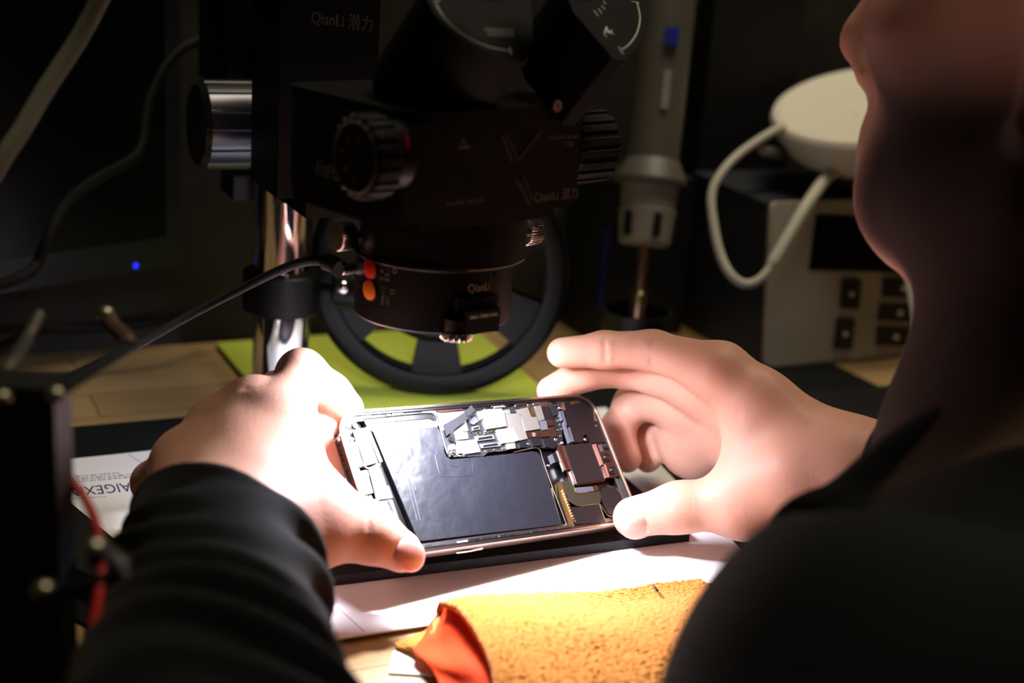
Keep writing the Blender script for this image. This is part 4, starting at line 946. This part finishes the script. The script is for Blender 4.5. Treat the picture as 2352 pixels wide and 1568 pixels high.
# rows run from the lifted open end to the right, each from the far edge to the near edge
sheet('terry_layer', [
    [W3(1018, 1378, .020), W3(1052, 1392, .022), W3(1090, 1440, .022), W3(1122, 1500, .021), W3(1136, 1560, .019), W3(1140, 1640, .016)],
    [W3(1090, 1364, .014), W3(1130, 1385, .020), W3(1175, 1440, .020), W3(1215, 1510, .018), W3(1240, 1580, .016), W3(1255, 1660, .013)],
    [W3(1220, 1360, .010), W3(1255, 1390, .0155), W3(1300, 1445, .018), W3(1340, 1510, .016), W3(1370, 1580, .014), W3(1390, 1660, .011)],
    [W3(1380, 1357, .008), W3(1405, 1385, .009), W3(1430, 1440, .0145), W3(1460, 1500, .014), W3(1490, 1570, .012), W3(1510, 1640, .010)],
    [W3(1520, 1338, .008), W3(1540, 1368, .008), W3(1560, 1412, .013), W3(1585, 1470, .014), W3(1610, 1530, .011), W3(1640, 1600, .010)],
    [W3(1610, 1328, .007), W3(1640, 1352, .008), W3(1655, 1392, .009), W3(1655, 1450, .008), W3(1665, 1510, .007), W3(1680, 1580, .006)],
], M_terry, 0.003, 44, 46, .0007, 3, 1, towel)
sheet('lining', [
    [W3(985, 1432, .004), W3(972, 1462, .006), W3(952, 1490, .007), W3(975, 1520, .006), W3(1005, 1560, .005), W3(1030, 1640, .004)],
    [W3(1005, 1405, .009), W3(1005, 1445, .009), W3(1000, 1490, .006), W3(1030, 1530, .009), W3(1060, 1580, .006), W3(1075, 1650, .005)],
    [W3(1022, 1382, .017), W3(1040, 1425, .014), W3(1050, 1480, .010), W3(1080, 1530, .012), W3(1100, 1585, .009), W3(1110, 1650, .007)],
    [W3(1060, 1395, .016), W3(1085, 1440, .014), W3(1110, 1500, .013), W3(1128, 1550, .012), W3(1140, 1600, .010), W3(1150, 1650, .008)],
], M_lining, .0015, 10, 10, .0001, 5, 1, towel)
sheet('hem', [
    [W3(905, 1474, .003), W3(912, 1484, .003), W3(930, 1492, .003), W3(960, 1500, .004)],
    [W3(940, 1462, .004), W3(945, 1474, .005), W3(958, 1484, .006), W3(975, 1500, .005)],
    [W3(985, 1440, .005), W3(985, 1455, .006), W3(980, 1474, .006), W3(985, 1490, .005)],
    [W3(1018, 1382, .017), W3(1012, 1405, .012), W3(1000, 1440, .009), W3(992, 1470, .007)],
], M_terry, .002, 10, 10, .0005, 9, 1, towel)
b = MB(); b.tube(smooth_path([W3(1500, 1344, .0105), W3(1506, 1351, .012), W3(1512, 1358, .011)], 6), .0006, 6); o = b.build('lint_thread', M_black, towel)
WORLD_STR, CEIL_W, RING_W, TORCH_W = .012, 21, .92, .5
# ================================================================ person
def skin_mat():
    m = mat('skin', '#cd9a86', .5, spec=.35, var=.06, vscale=35, sss=.35, ssss=.006, sssr=(1, .28, .14))
    nt = m.node_tree; b = nt.nodes['Principled BSDF']; tc = nt.nodes.new('ShaderNodeTexCoord')
    v = nt.nodes.new('ShaderNodeTexVoronoi'); v.inputs['Scale'].default_value = 900
    n = nt.nodes.new('ShaderNodeTexNoise'); n.inputs['Scale'].default_value = 260; n.inputs['Detail'].default_value = 5
    a = nt.nodes.new('ShaderNodeMath'); a.operation = 'ADD'
    bp = nt.nodes.new('ShaderNodeBump'); bp.inputs['Strength'].default_value = .16; bp.inputs['Distance'].default_value = .0005
    nt.links.new(tc.outputs['Object'], v.inputs['Vector']); nt.links.new(tc.outputs['Object'], n.inputs['Vector'])
    nt.links.new(v.outputs['Distance'], a.inputs[0]); nt.links.new(n.outputs['Fac'], a.inputs[1]); nt.links.new(a.outputs[0], bp.inputs['Height']); nt.links.new(bp.outputs['Normal'], b.inputs['Normal'])
    return m
M_skin = skin_mat()
def beard_shade_tint(m, col):                  # jaw and throat darkened: mostly face shade painted in, some facial hair
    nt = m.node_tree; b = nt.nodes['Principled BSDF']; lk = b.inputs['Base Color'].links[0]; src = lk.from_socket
    a = nt.nodes.new('ShaderNodeAttribute'); a.attribute_name = 'beard_shade'
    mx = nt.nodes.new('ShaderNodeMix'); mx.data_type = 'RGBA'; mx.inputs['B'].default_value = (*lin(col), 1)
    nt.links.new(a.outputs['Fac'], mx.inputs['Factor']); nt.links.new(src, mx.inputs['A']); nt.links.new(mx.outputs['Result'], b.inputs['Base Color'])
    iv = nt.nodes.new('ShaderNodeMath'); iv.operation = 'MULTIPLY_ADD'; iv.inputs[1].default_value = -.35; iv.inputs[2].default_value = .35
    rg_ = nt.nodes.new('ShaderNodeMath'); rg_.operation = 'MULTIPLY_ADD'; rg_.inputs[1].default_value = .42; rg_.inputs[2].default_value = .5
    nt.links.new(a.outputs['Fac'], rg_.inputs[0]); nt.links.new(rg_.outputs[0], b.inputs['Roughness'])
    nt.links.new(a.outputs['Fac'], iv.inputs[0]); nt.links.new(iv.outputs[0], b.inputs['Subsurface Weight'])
beard_shade_tint(M_skin, '#2c1a12')
M_nail = mat('fingernail', '#dd9f93', .28, spec=.5, var=.05, sss=.5, ssss=.003)
M_lun = mat('nail_moon', '#e6c3b6', .3, var=.03)
M_shirt = mat('dark_knit', '#05080a', .75, spec=.14, var=.2, vscale=120, bump=.5, bscale=2500, sheen=.05, bdist=.0005)
M_hair = mat('dark_hair', '#1a0f09', .75, spec=.15, var=.3, vscale=400, bump=1., bscale=900, bdist=.002)
J = lambda px, py, d, r: (np.array(P(px, py, d), np.float32), r / 1000)
# ---- left hand joints
LW = J(485, 1262, .548, 25); LE = J(1000, 2600, .345, 38); LE2 = J(478, 1640, .455, 33)
lf = dict(
 index=[J(640, 985, .607, 14), J(692, 858, .640, 10.6), J(757, 905, .648, 9.2), J(795, 938, .650, 8.2)],
 middle=[J(585, 940, .622, 13.6), J(642, 905, .652, 10.2), J(726, 985, .650, 9.2), J(764, 1068, .641, 8.4)],
 ring=[J(500, 985, .618, 12.8), J(560, 965, .655, 9.8), J(650, 1040, .668, 8.8), J(715, 1090, .662, 8)],
 pinky=[J(420, 1062, .605, 12.3), J(352, 1108, .630, 9), J(395, 1150, .645, 8.2), J(445, 1180, .650, 7.2)])
lth = [J(575, 1215, .573, 21.5), J(712, 1186, .583, 16.8), J(838, 1220, .592, 11.9), J(921, 1266, .597, 8.8)]
# ---- right hand joints
RWJ = J(1960, 1092, .655, 22); RE_ = J(2330, 1190, .64, 27)
rf = dict(
 index=[J(1655, 852, .676, 13), J(1503, 806, .700, 9.6), J(1388, 803, .703, 8.6), J(1291, 810, .701, 7.6)],
 middle=[J(1620, 890, .700, 12.5), J(1440, 848, .730, 9), J(1338, 858, .722, 8.3), J(1266, 897, .717, 7.4)],
 ring=[J(1592, 930, .722, 12), J(1452, 925, .750, 9), J(1418, 985, .745, 8.4), J(1440, 1052, .736, 7.6)],
 pinky=[J(1585, 990, .736, 11), J(1500, 985, .762, 8), J(1474, 1022, .757, 7.4), J(1488, 1056, .752, 6.8)])
rth = [J(1835, 1092, .656, 18), J(1712, 1152, .668, 14), J(1560, 1165, .675, 11.2), J(1455, 1188, .679, 9.9)]
def groove(p, d, pts, A, s):
    """soft crease of depth A and width s along a polyline"""
    near = np.abs(d) < .004
    if not near.any(): return d
    q = p[near]; dm = None
    for a, b in zip(pts, pts[1:]):
        c = cap(q, a, b, 0, 0); dm = c if dm is None else np.minimum(dm, c)
    out = d.copy(); out[near] += A * np.exp(-(dm / s) ** 2); return out
def G(*pts): return [np.array(P(*q), np.float32) for q in pts]
def nail(M, rad, p): return ell(p, np.array(M.translation), np.array(M.to_3x3().transposed()), rad)
RN = frame(Vector(rth[3][0]) + CV(.08, .46, -.89) * .0080 + CV(.5, .1, 0) * .0015, CV(1, -.12, .0), CV(.10, .50, -.86))
LN = frame(Vector(lth[3][0]) + CV(.6, .12, -.79) * .0070 + CV(-.2, -.1, 0) * .001, CV(.78, .5, .12), CV(.62, .05, -.78))
NR = (.0082, .0068, .0029)
def nail_edge(p, d, T):
    near = np.abs(d) < .003
    if not near.any(): return d
    out = d.copy(); out[near] += .0007 * np.exp(-(nail(T, NR, p[near]) / .0008) ** 2); return out
def hand_union(p, wrist, fin, th, extra, mc=.9, kpalm=.012):
    palm = None
    order = ['index', 'middle', 'ring', 'pinky']
    for n in order:
        k, r = fin[n][0]
        c = cap(p, wrist[0], k, wrist[1] * .82, r); palm = c if palm is None else smin(palm, c, .014)
    for a, b, k in extra: palm = smin(palm, cap(p, a[0], b[0], a[1], b[1]), k)
    fu = None
    for n in order:
        c = chain(p, fin[n], .005); fu = c if fu is None else smin(fu, c, .0018)
    h = smin(palm, fu, .007)
    t = chain(p, th, .007); t = smin(t, cap(p, wrist[0], th[0][0], wrist[1] * .8, th[0][1]), .012)
    return smin(h, t, .011)
l_extra = [(J(662, 1000, .603, 12.5), J(692, 1140, .586, 14.5), .012), (J(560, 1080, .594, 17), J(600, 1230, .572, 20.5), .014), (J(470, 1100, .594, 15), J(470, 1240, .562, 20.5), .014), (J(600, 1235, .570, 20.5), J(705, 1215, .580, 16.3), .010)]
def left_sdf(p):
    d = hand_union(p, LW, lf, lth, l_extra)
    d = smin(d, chain(p, [LW, LE2, LE], .01), .014)
    d = nail_edge(p, d, LN)
    for g, A, s in (([(745, 1170, .570), (760, 1215, .568), (752, 1262, .570)], .0009, .0014), ([(700, 1195, .568), (712, 1235, .566), (700, 1270, .567)], .0008, .0013), ([(838, 1165, .581), (848, 1200, .579), (838, 1240, .579)], .0006, .0010), ([(858, 1172, .584), (868, 1205, .582), (858, 1242, .582)], .0006, .001),
                    ([(720, 930, .627), (716, 960, .622)], .0012, .0012), ([(560, 890, .608), (600, 905, .608)], .0005, .0015)):
        d = groove(p, d, G(*g), A, s)
    for g, A, s in (([(640, 960, .594), (560, 1110, .574)], -.0011, .004), ([(588, 915, .607), (520, 1100, .578)], -.0011, .004), ([(500, 965, .604), (480, 1110, .577)], -.0009, .004), ([(690, 826, .631), (700, 840, .628)], -.0008, .004), ([(648, 905, .618), (660, 950, .607)], -.0008, .003)):
        d = groove(p, d, G(*g), A, s)
    return d
r_extra = [(J(1745, 925, .672, 14), J(1722, 1095, .668, 15.5), .010), (J(1640, 1000, .735, 17), J(1585, 1030, .742, 15), .012), (J(1700, 960, .722, 17), J(1840, 1060, .69, 19), .016), (J(1610, 945, .728, 13), J(1610, 1020, .738, 14), .012), (J(1800, 1110, .662, 17), J(1715, 1165, .67, 14), .01)]
def right_sdf(p):
    d = hand_union(p, RWJ, rf, rth, r_extra, kpalm=.01)
    d = smin(d, chain(p, [RWJ, RE_, (np.array((.44, -.16, .03), np.float32), .040)], .01), .016)
    d = nail_edge(p, d, RN)
    for g, A, s in (([(1548, 1128, .667), (1538, 1160, .664), (1548, 1198, .666)], .0006, .0009), ([(1566, 1130, .666), (1572, 1160, .664), (1560, 1200, .666)], .0006, .0009), ([(1556, 1165, .664), (1572, 1175, .664)], .0005, .0008),
                    ([(1690, 1110, .658), (1712, 1140, .656), (1700, 1170, .657)], .0005, .0011), ([(1388, 780, .6945), (1392, 848, .6945)], .0011, .0012), ([(1500, 780, .6905), (1496, 866, .6905)], .0013, .0014), ([(1414, 785, .6945), (1414, 840, .6945)], .0007, .0009),
                    ([(1600, 890, .69), (1640, 915, .69), (1690, 905, .69)], .0008, .0014), ([(1690, 905, .665), (1668, 985, .66), (1640, 1060, .66)], .0006, .0014), ([(1700, 930, .66), (1680, 1010, .657), (1652, 1085, .658)], .0005, .0012), ([(1600, 930, .715), (1585, 1000, .722), (1612, 1060, .724)], .0007, .0016)):
        d = groove(p, d, G(*g), A, s)
    for g, A, s in (([(1760, 860, .662), (1850, 960, .650)], -.0010, .004), ([(1700, 1150, .656), (1800, 1110, .648)], -.0008, .005), ([(1440, 760, .70), (1480, 765, .698)], -.0006, .004)):
        d = groove(p, d, G(*g), A, s)
    return d
# ---- head, neck, trunk (metres, room axes)
FD = Vector((-.276, .961, .13)).normalized(); LD = Vector((-.961, -.276, 0)).normalized(); UD = LD.cross(FD) * -1
UD = FD.cross(LD) if FD.cross(LD).z > 0 else LD.cross(FD)
HD = P(2365, 300, .47) - LD * .070 + UD * .025
HR = np.array([list(LD), list(FD), list(UD)], np.float32)
def H(l, f, u): return np.array(HD + LD * l + FD * f + UD * u, np.float32)
NB = np.array(HD - UD * .160 - FD * .02, np.float32)
LS = np.array(P(2195, 1725, .41), np.float32); RS = np.array((.31, -.20, .11), np.float32); REl = np.array((.44, -.16, .03), np.float32)
CH, BE, PE = np.array((.165, -.255, -.02), np.float32), np.array((.18, -.36, -.24), np.float32), np.array((.19, -.42, -.38), np.float32)
def head_sdf(p):
    d = ell(p, H(0, -.012, .062), HR, (.076, .096, .088))
    d = smin(d, ell(p, H(0, .03, .0), HR, (.064, .066, .085)), .03)
    d = smin(d, cap(p, H(.034, .034, -.060), H(-.034, .034, -.060), .026, .026), .025)      # jaw
    d = smin(d, cap(p, H(0, .066, -.086), H(0, .066, -.078), .021, .021), .02)                 # chin
    for s in (1, -1):
        d = smin(d, cap(p, H(.055 * s, .0, -.045), H(.03 * s, .06, -.075), .02, .018), .02)
        d = smin(d, ell(p, H(.036 * s, .07, -.008), HR, (.024, .02, .022)), .02)             # cheek
        d = smin(d, cap(p, H(.012 * s, .092, .04), H(.045 * s, .08, .038), .008, .008), .014)  # brow
        d = smin(d, cap(p, H(.012 * s, .104, -.034), H(.011 * s, .098, -.034), .008, .009), .006)  # nostril wing
        d = smax(d, -cap(p, H(.033 * s, .098, .018), H(.034 * s, .096, .018), .012, .012), .012)   # eye hollow
        e = smin(ell(p, H(.074 * s, -.008, .004), HR, (.008, .017, .030)), cap(p, H(.074 * s, -.002, -.022), H(.073 * s, .0, -.026), .008, .007), .006)
        e = smax(e, -ell(p, H(.083 * s, -.006, .004), HR, (.008, .009, .016)), .004)
        d = smin(d, e, .006)
    d = smin(d, ell(p, H(0, .064, -.062), HR, (.038, .032, .042)), .02)                        # muzzle
    d = smin(d, cap(p, H(0, .095, .03), H(0, .118, -.024), .008, .0125), .012)              # nose
    d = smin(d, cap(p, H(.018, .090, -.054), H(-.018, .090, -.054), .0075, .0075), .008)    # lips
    d = smin(d, cap(p, H(.014, .089, -.066), H(-.014, .089, -.066), .008, .008), .008)
    d = smax(d, -cap(p, H(.022, .104, -.060), H(-.022, .104, -.060), .0018, .0018), .004)
    return d
def body_sdf(p):
    d = head_sdf(p)
    d = smin(d, cap(p, H(0, -.02, -.03), NB, .055, .060), .03)
    d = smin(d, cap(p, P(2470, 600, .52), P(2500, 960, .50), .045, .047), .03)
    t = chain(p, [(CH, .115), (BE, .115), (PE, .125)], .05)
    t = smin(t, cap(p, NB, LS, .055, .060), .05); t = smin(t, cap(p, NB, RS, .055, .060), .05)
    t = smin(t, cap(p, CH + np.array((-.07, -.02, .02), np.float32), CH + np.array((.07, .02, .03), np.float32), .10, .10), .06)
    d = smin(d, t, .04)
    d = smin(d, cap(p, LS, LE[0], .056, .042), .02); d = smin(d, chain(p, [LE, LE2, LW], .01), .02)
    d = smin(d, cap(p, RS, REl, .054, .042), .02); d = smin(d, chain(p, [(REl, .040), RE_, RWJ], .01), .016)
    for s, kx in ((-1, .06), (1, .34)):
        hp = PE + np.array((.08 * s, 0, -.02), np.float32); kn = np.array((kx, -.04, -.40), np.float32); an = np.array((kx, -.12, -.67), np.float32)
        d = smin(d, chain(p, [(hp, .085), (kn, .058), (an, .040)], .02), .03)
        d = smin(d, cap(p, an + np.array((0, -.03, -.035), np.float32), an + np.array((0, .13, -.045), np.float32), .04, .032), .02)
    return d
def bounds(js, m=.03):
    a = np.array([j[0] for j in js]); r = max(j[1] for j in js) + m - .02
    return a.min(0) - r, a.max(0) + r
HL = .0010
alljl = [LW, J(480, 1560, .47, 34)] + sum(lf.values(), []) + lth
alljr = [RWJ, J(2220, 1165, .645, 26)] + sum(rf.values(), []) + rth
def part(fun, js, h, it=2):
    lo, hi = bounds(js); V, Fq = snet(fun, lo, hi, h); V = relax(V, Fq, it, .45); return V, Fq
def bm_of(V, Fq):
    bm = bmesh.new(); bm.from_mesh(np_mesh('tmp', V, Fq)); return bm
def cut(bm, co, no):                     # keep the side the normal points away from
    bmesh.ops.bisect_plane(bm, geom=bm.verts[:] + bm.edges[:] + bm.faces[:], plane_co=co, plane_no=no, clear_outer=True)
def loose(bm, keep):                     # drop islands that do not hold the point nearest to keep
    seed = min(bm.verts, key=lambda v: (v.co - keep).length); seen = {seed}; st = [seed]
    while st:
        v = st.pop()
        for e in v.link_edges:
            o = e.other_vert(v)
            if o not in seen: seen.add(o); st.append(o)
    bmesh.ops.delete(bm, geom=[v for v in bm.verts if v not in seen], context='VERTS')
VL, FL = part(left_sdf, alljl, HL); VR, FR = part(right_sdf, alljr, HL)
VB, FB = snet(body_sdf, (-.19, -.62, -.76), (.56, .09, float(HD.z) + .17), .005); VB = relax(VB, FB, 2, .4)
c_l = Vector(LW[0]).lerp(Vector(LE2[0]), .55); n_l = (Vector(LE2[0]) - Vector(LW[0])).normalized()
c_r = Vector(RWJ[0]).lerp(Vector(RE_[0]), .6); n_r = (Vector(RE_[0]) - Vector(RWJ[0])).normalized()
body = bm_of(VB, FB)
def seg_dist(v, a, b):
    t = max(-1., min(1.5, (v - a).dot(b - a) / (b - a).length_squared)); return (v - a - (b - a) * t).length
def cut_near(bm, co, no, tip, a, b):     # remove what lies beyond the plane, only round the wrist
    g = [f for f in bm.faces if seg_dist(f.calc_center_median(), a, b) < .055 and (f.calc_center_median() - co).length < .12]
    ge = list({e for f in g for e in f.edges}); gv = list({v for f in g for v in f.verts})
    bmesh.ops.bisect_plane(bm, geom=gv + ge + g, plane_co=co, plane_no=no)
    return [v for v in bm.verts if (v.co - co).dot(no) > 1e-6 and seg_dist(v.co, a, b) < .055 and (v.co - co).length < .14]
for co, no, a, b in ((c_l, -n_l, LW[0], LE2[0]), (c_r, -n_r, RWJ[0], RE_[0])):
    dead = cut_near(body, co, no, None, Vector(a), Vector(b)); bmesh.ops.delete(body, geom=dead, context='VERTS')
loose(body, HD)
def bound_loops(bm, co, no):
    return [e for e in bm.edges if len(e.link_faces) == 1 and all(abs((v.co - co).dot(no)) < .0012 and (v.co - co).length < .08 for v in e.verts)]
for V, Fq, co, no, tip in ((VL, FL, c_l, n_l, Vector(lth[3][0])), (VR, FR, c_r, n_r, Vector(rth[3][0]))):
    hb = bm_of(V, Fq); cut(hb, co, no); loose(hb, tip)
    me = bpy.data.meshes.new('t'); hb.to_mesh(me); hb.free(); body.from_mesh(me); bpy.data.meshes.remove(me)
    es = bound_loops(body, co, no)
    try: bmesh.ops.bridge_loops(body, edges=es)
    except Exception as ex: print('bridge', ex, len(es))
bmesh.ops.recalc_face_normals(body, faces=body.faces[:])
me = bpy.data.meshes.new('person'); body.to_mesh(me); body.free(); me.polygons.foreach_set('use_smooth', [True] * len(me.polygons))
co_ = np.empty(len(me.vertices) * 3, np.float32); me.vertices.foreach_get('co', co_); co_ = co_.reshape(-1, 3)
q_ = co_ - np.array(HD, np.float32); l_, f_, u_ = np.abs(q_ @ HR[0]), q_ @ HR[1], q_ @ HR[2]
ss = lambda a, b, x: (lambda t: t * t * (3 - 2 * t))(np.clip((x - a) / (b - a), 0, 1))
bw = ss(.02, -.03, u_ + .12 * f_) * ss(.016, .05, l_ - .12 * (f_ - .05)) * ss(-.04, 0, f_ + .03) * ss(-.20, -.16, u_) * (np.linalg.norm(q_, axis=1) < .22)  # mask of the painted face shade and facial hair
at_ = me.attributes.new('beard_shade', 'FLOAT', 'POINT'); at_.data.foreach_set('value', bw.astype(np.float32))
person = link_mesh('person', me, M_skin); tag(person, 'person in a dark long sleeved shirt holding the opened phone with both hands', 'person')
def nail_tint(m):
    nt = m.node_tree; b = nt.nodes['Principled BSDF']; src = b.inputs['Base Color'].links[0].from_socket
    a = nt.nodes.new('ShaderNodeAttribute'); a.attribute_name = 'moon'; mx = nt.nodes.new('ShaderNodeMix'); mx.data_type = 'RGBA'
    mx.inputs['B'].default_value = (*lin('#efd6cc'), 1); nt.links.new(a.outputs['Fac'], mx.inputs['Factor']); nt.links.new(src, mx.inputs['A']); nt.links.new(mx.outputs['Result'], b.inputs['Base Color'])
nail_tint(M_nail)
for T, lab in ((RN, 1), (LN, 0)):
    b = MB(); b.ball((0, 0, 0), 1, NR, T, 40); nl = b.build('thumbnail', M_nail, person, ang=80)
    at_ = nl.data.attributes.new('moon', 'FLOAT', 'POINT'); Ti = T.inverted()
    at_.data.foreach_set('value', [lab * float(ss(1.12, .88, (((Ti @ v.co).x - .0072) / .0036) ** 2 + ((Ti @ v.co).y / .0046) ** 2)) for v in nl.data.vertices])
# ---- shirt
def folds(p, a, s):
    x, y, z = p[..., 0], p[..., 1], p[..., 2]
    w_ = np.sin(x * 31 / s + 1.7 * np.sin(y * 23 / s + 2)) + .7 * np.sin(y * 37 / s + z * 29 / s + 1.5 * np.sin(x * 17 / s)) + .6 * np.sin(z * 47 / s - x * 21 / s + 1.2 * np.sin(y * 31 / s))
    return a * w_
def shirt_sdf(p):
    t = chain(p, [(CH, .130), (BE, .130), (PE, .138)], .05)
    t = smin(t, cap(p, NB - np.array((0, 0, .012), np.float32), LS, .058, .072), .05); t = smin(t, cap(p, NB - np.array((0, 0, .012), np.float32), RS, .058, .070), .05)
    t = smin(t, cap(p, CH + np.array((-.07, -.02, .02), np.float32), CH + np.array((.07, .02, .03), np.float32), .112, .112), .06)
    t = smin(t, cap(p, LS, LE[0], .070, .054), .02); t = smin(t, cap(p, RS, REl, .066, .054), .02)
    t = smin(t, chain(p, [(REl, .052), (np.array(P(2330, 1195, .64), np.float32), .040)], .01), .02)
    t = smin(t, cap(p, LE[0], LE[0] * .75 + LE2[0] * .25, .052, .047), .02)
    rs = np.linalg.norm(p - np.array(P(2450, 1400, .44), np.float32), axis=-1)
    t = t + folds(p, .0026, .5) + .0075 * np.sin(rs * 2 * np.pi / .044 + 9 * p[..., 2] * 3 + 2 * np.sin(p[..., 0] * 25))
    t = smax(t, -(cap(p, NB - np.array((0, 0, .03), np.float32), H(0, -.015, -.03), .061, .058)), .006)
    return smax(t, p[..., 2] * -1 - .47, .004)
V, Fq = snet(shirt_sdf, (-.22, -.62, -.50), (.56, .02, float(HD.z) - .05), .005); V = relax(V, Fq, 2, .4)
o = link_mesh('shirt', np_mesh('shirt', V, Fq), M_shirt, person)
ca, cb_ = np.array(P(505, 1222, .553), np.float32), np.array(P(440, 1800, .42), np.float32)
ax_s = (cb_ - ca) / np.linalg.norm(cb_ - ca)
cx_ = np.cross(ax_s, (0, 0, 1)); cx_ /= np.linalg.norm(cx_); cy_ = np.cross(ax_s, cx_)
cn = np.array(CV(-.28, .55, -.80).normalized(), np.float32)   # the plane of the cuff opening
def sleeve_sdf(p):
    q = p - ca; s = q @ ax_s.astype(np.float32); u = q @ cx_.astype(np.float32); v = q @ cy_.astype(np.float32); th = np.arctan2(v, u)
    d = cap(p, ca - ax_s * .03, cb_, .0345, .0365)
    d = smin(d, cap(p, J(490, 1400, .52, 0)[0], LE2[0], .033, .036), .02)
    d = smin(d, cap(p, LE2[0], LE[0] * .7 + LE2[0] * .3, .038, .046), .02)
    ph = s / .0125 + 1.1 * np.sin(th * 1 + .6) + .5 * np.sin(s / .031 + 2 * th)
    ramp = np.clip((s - .006) / .02, 0, 1)
    d = d + ramp * (.0036 * np.sin(ph * 2 * np.pi * .55) + .002 * np.sin(ph * 3.1 + 2 * th + 1)) * (.6 + .4 * np.sin(th * 2 + s / .02))
    e = (p - ca) @ cn
    d = d - .0012 * np.exp(-((e - .004) / .0028) ** 2)
    d = smax(d, -e, .002)
    inn = smin(chain(p, [(LW[0] + (LW[0] - LE2[0]) * .5, .0265), (LW[0], .0265), (LE2[0], .030)], .01), cap(p, ca - ax_s * .06, ca + ax_s * .03, .0300, .0285), .01)
    return smax(d, -inn, .002)
LE3 = LE[0] * .7 + LE2[0] * .3
lo = np.minimum(np.minimum(ca, cb_), LE3) - .06; hi = np.maximum(np.maximum(ca, cb_), LE3) + .06
V, Fq = snet(sleeve_sdf, lo, hi, .0018); V = relax(V, Fq, 2, .4)
o = link_mesh('sleeve', np_mesh('sleeve', V, Fq), M_shirt, person)
# ---- hair, eyes
def hair_sdf(p):
    d = ell(p, H(0, -.016, .066), HR, (.082, .100, .092)) + folds(p, .0012, .25)
    return smax(d, -(ell(p, H(0, .085, -.02), HR, (.10, .085, .105)) - .0), .008)
V, Fq = snet(lambda p: smax(hair_sdf(p), -(p @ HR[2] - float(HR[2] @ H(0, 0, -.045))), .004), np.array(HD) - .14, np.array(HD) + .18, .004)
link_mesh('hair', np_mesh('hair', relax(V, Fq, 1), Fq), M_hair, person)
for s in (1, -1):
    b = MB(); b.ball(H(.033 * s, .083, .018), .0115); b.build('eye', mat('eye_white', '#d8d0c8', .2), person)
# ================================================================ light, camera
def area(name, loc, direction, size, power, col, spread=180, shape='DISK'):
    l = bpy.data.lights.new(name, 'AREA'); l.shape = shape; l.size = size; l.energy = power; l.color = lin(col); l.spread = math.radians(spread)
    o = bpy.data.objects.new(name, l); COL.objects.link(o); o.location = loc
    o.rotation_euler = Vector(direction).to_track_quat('-Z', 'Y').to_euler(); return o
wd = bpy.data.worlds.new('room_ambient'); SC.world = wd; wd.use_nodes = True
bg = wd.node_tree.nodes['Background']; bg.inputs['Color'].default_value = (*lin('#ffe9c8'), 1); bg.inputs['Strength'].default_value = WORLD_STR
area('ceiling_lamp', (.42, .2, 1.7), (-.2, -.1, -1), .85, CEIL_W, '#ffedce')
area('ring_light_glow', RING_C + MV * .008 + Vector((0, 0, -.002)), (0, 0, -1), .062, RING_W, '#f2f1ff', 158)
area('torch_light', LAMP_C, (0, 0, -1), .011, TORCH_W, '#f2f1ff', 168)
cd = bpy.data.cameras.new('camera'); co = bpy.data.objects.new('camera', cd); COL.objects.link(co)
Mc = Matrix(((RW[0][0], -RW[0][1], -RW[0][2]), (RW[1][0], -RW[1][1], -RW[1][2]), (RW[2][0], -RW[2][1], -RW[2][2]))).to_4x4()
Mc.translation = Vector(CAM); co.matrix_world = Mc
cd.sensor_width = 36; cd.sensor_fit = 'HORIZONTAL'; cd.lens = F_PX * 36 / 2352; cd.clip_start = .01; cd.clip_end = 20
cd.dof.use_dof = True; cd.dof.focus_distance = .665; cd.dof.aperture_fstop = 5.0
SC.camera = co
SC.view_settings.view_transform = 'Standard'; SC.view_settings.look = 'None'; SC.view_settings.exposure = 0; SC.view_settings.gamma = 1
SC.view_settings.use_curve_mapping = False
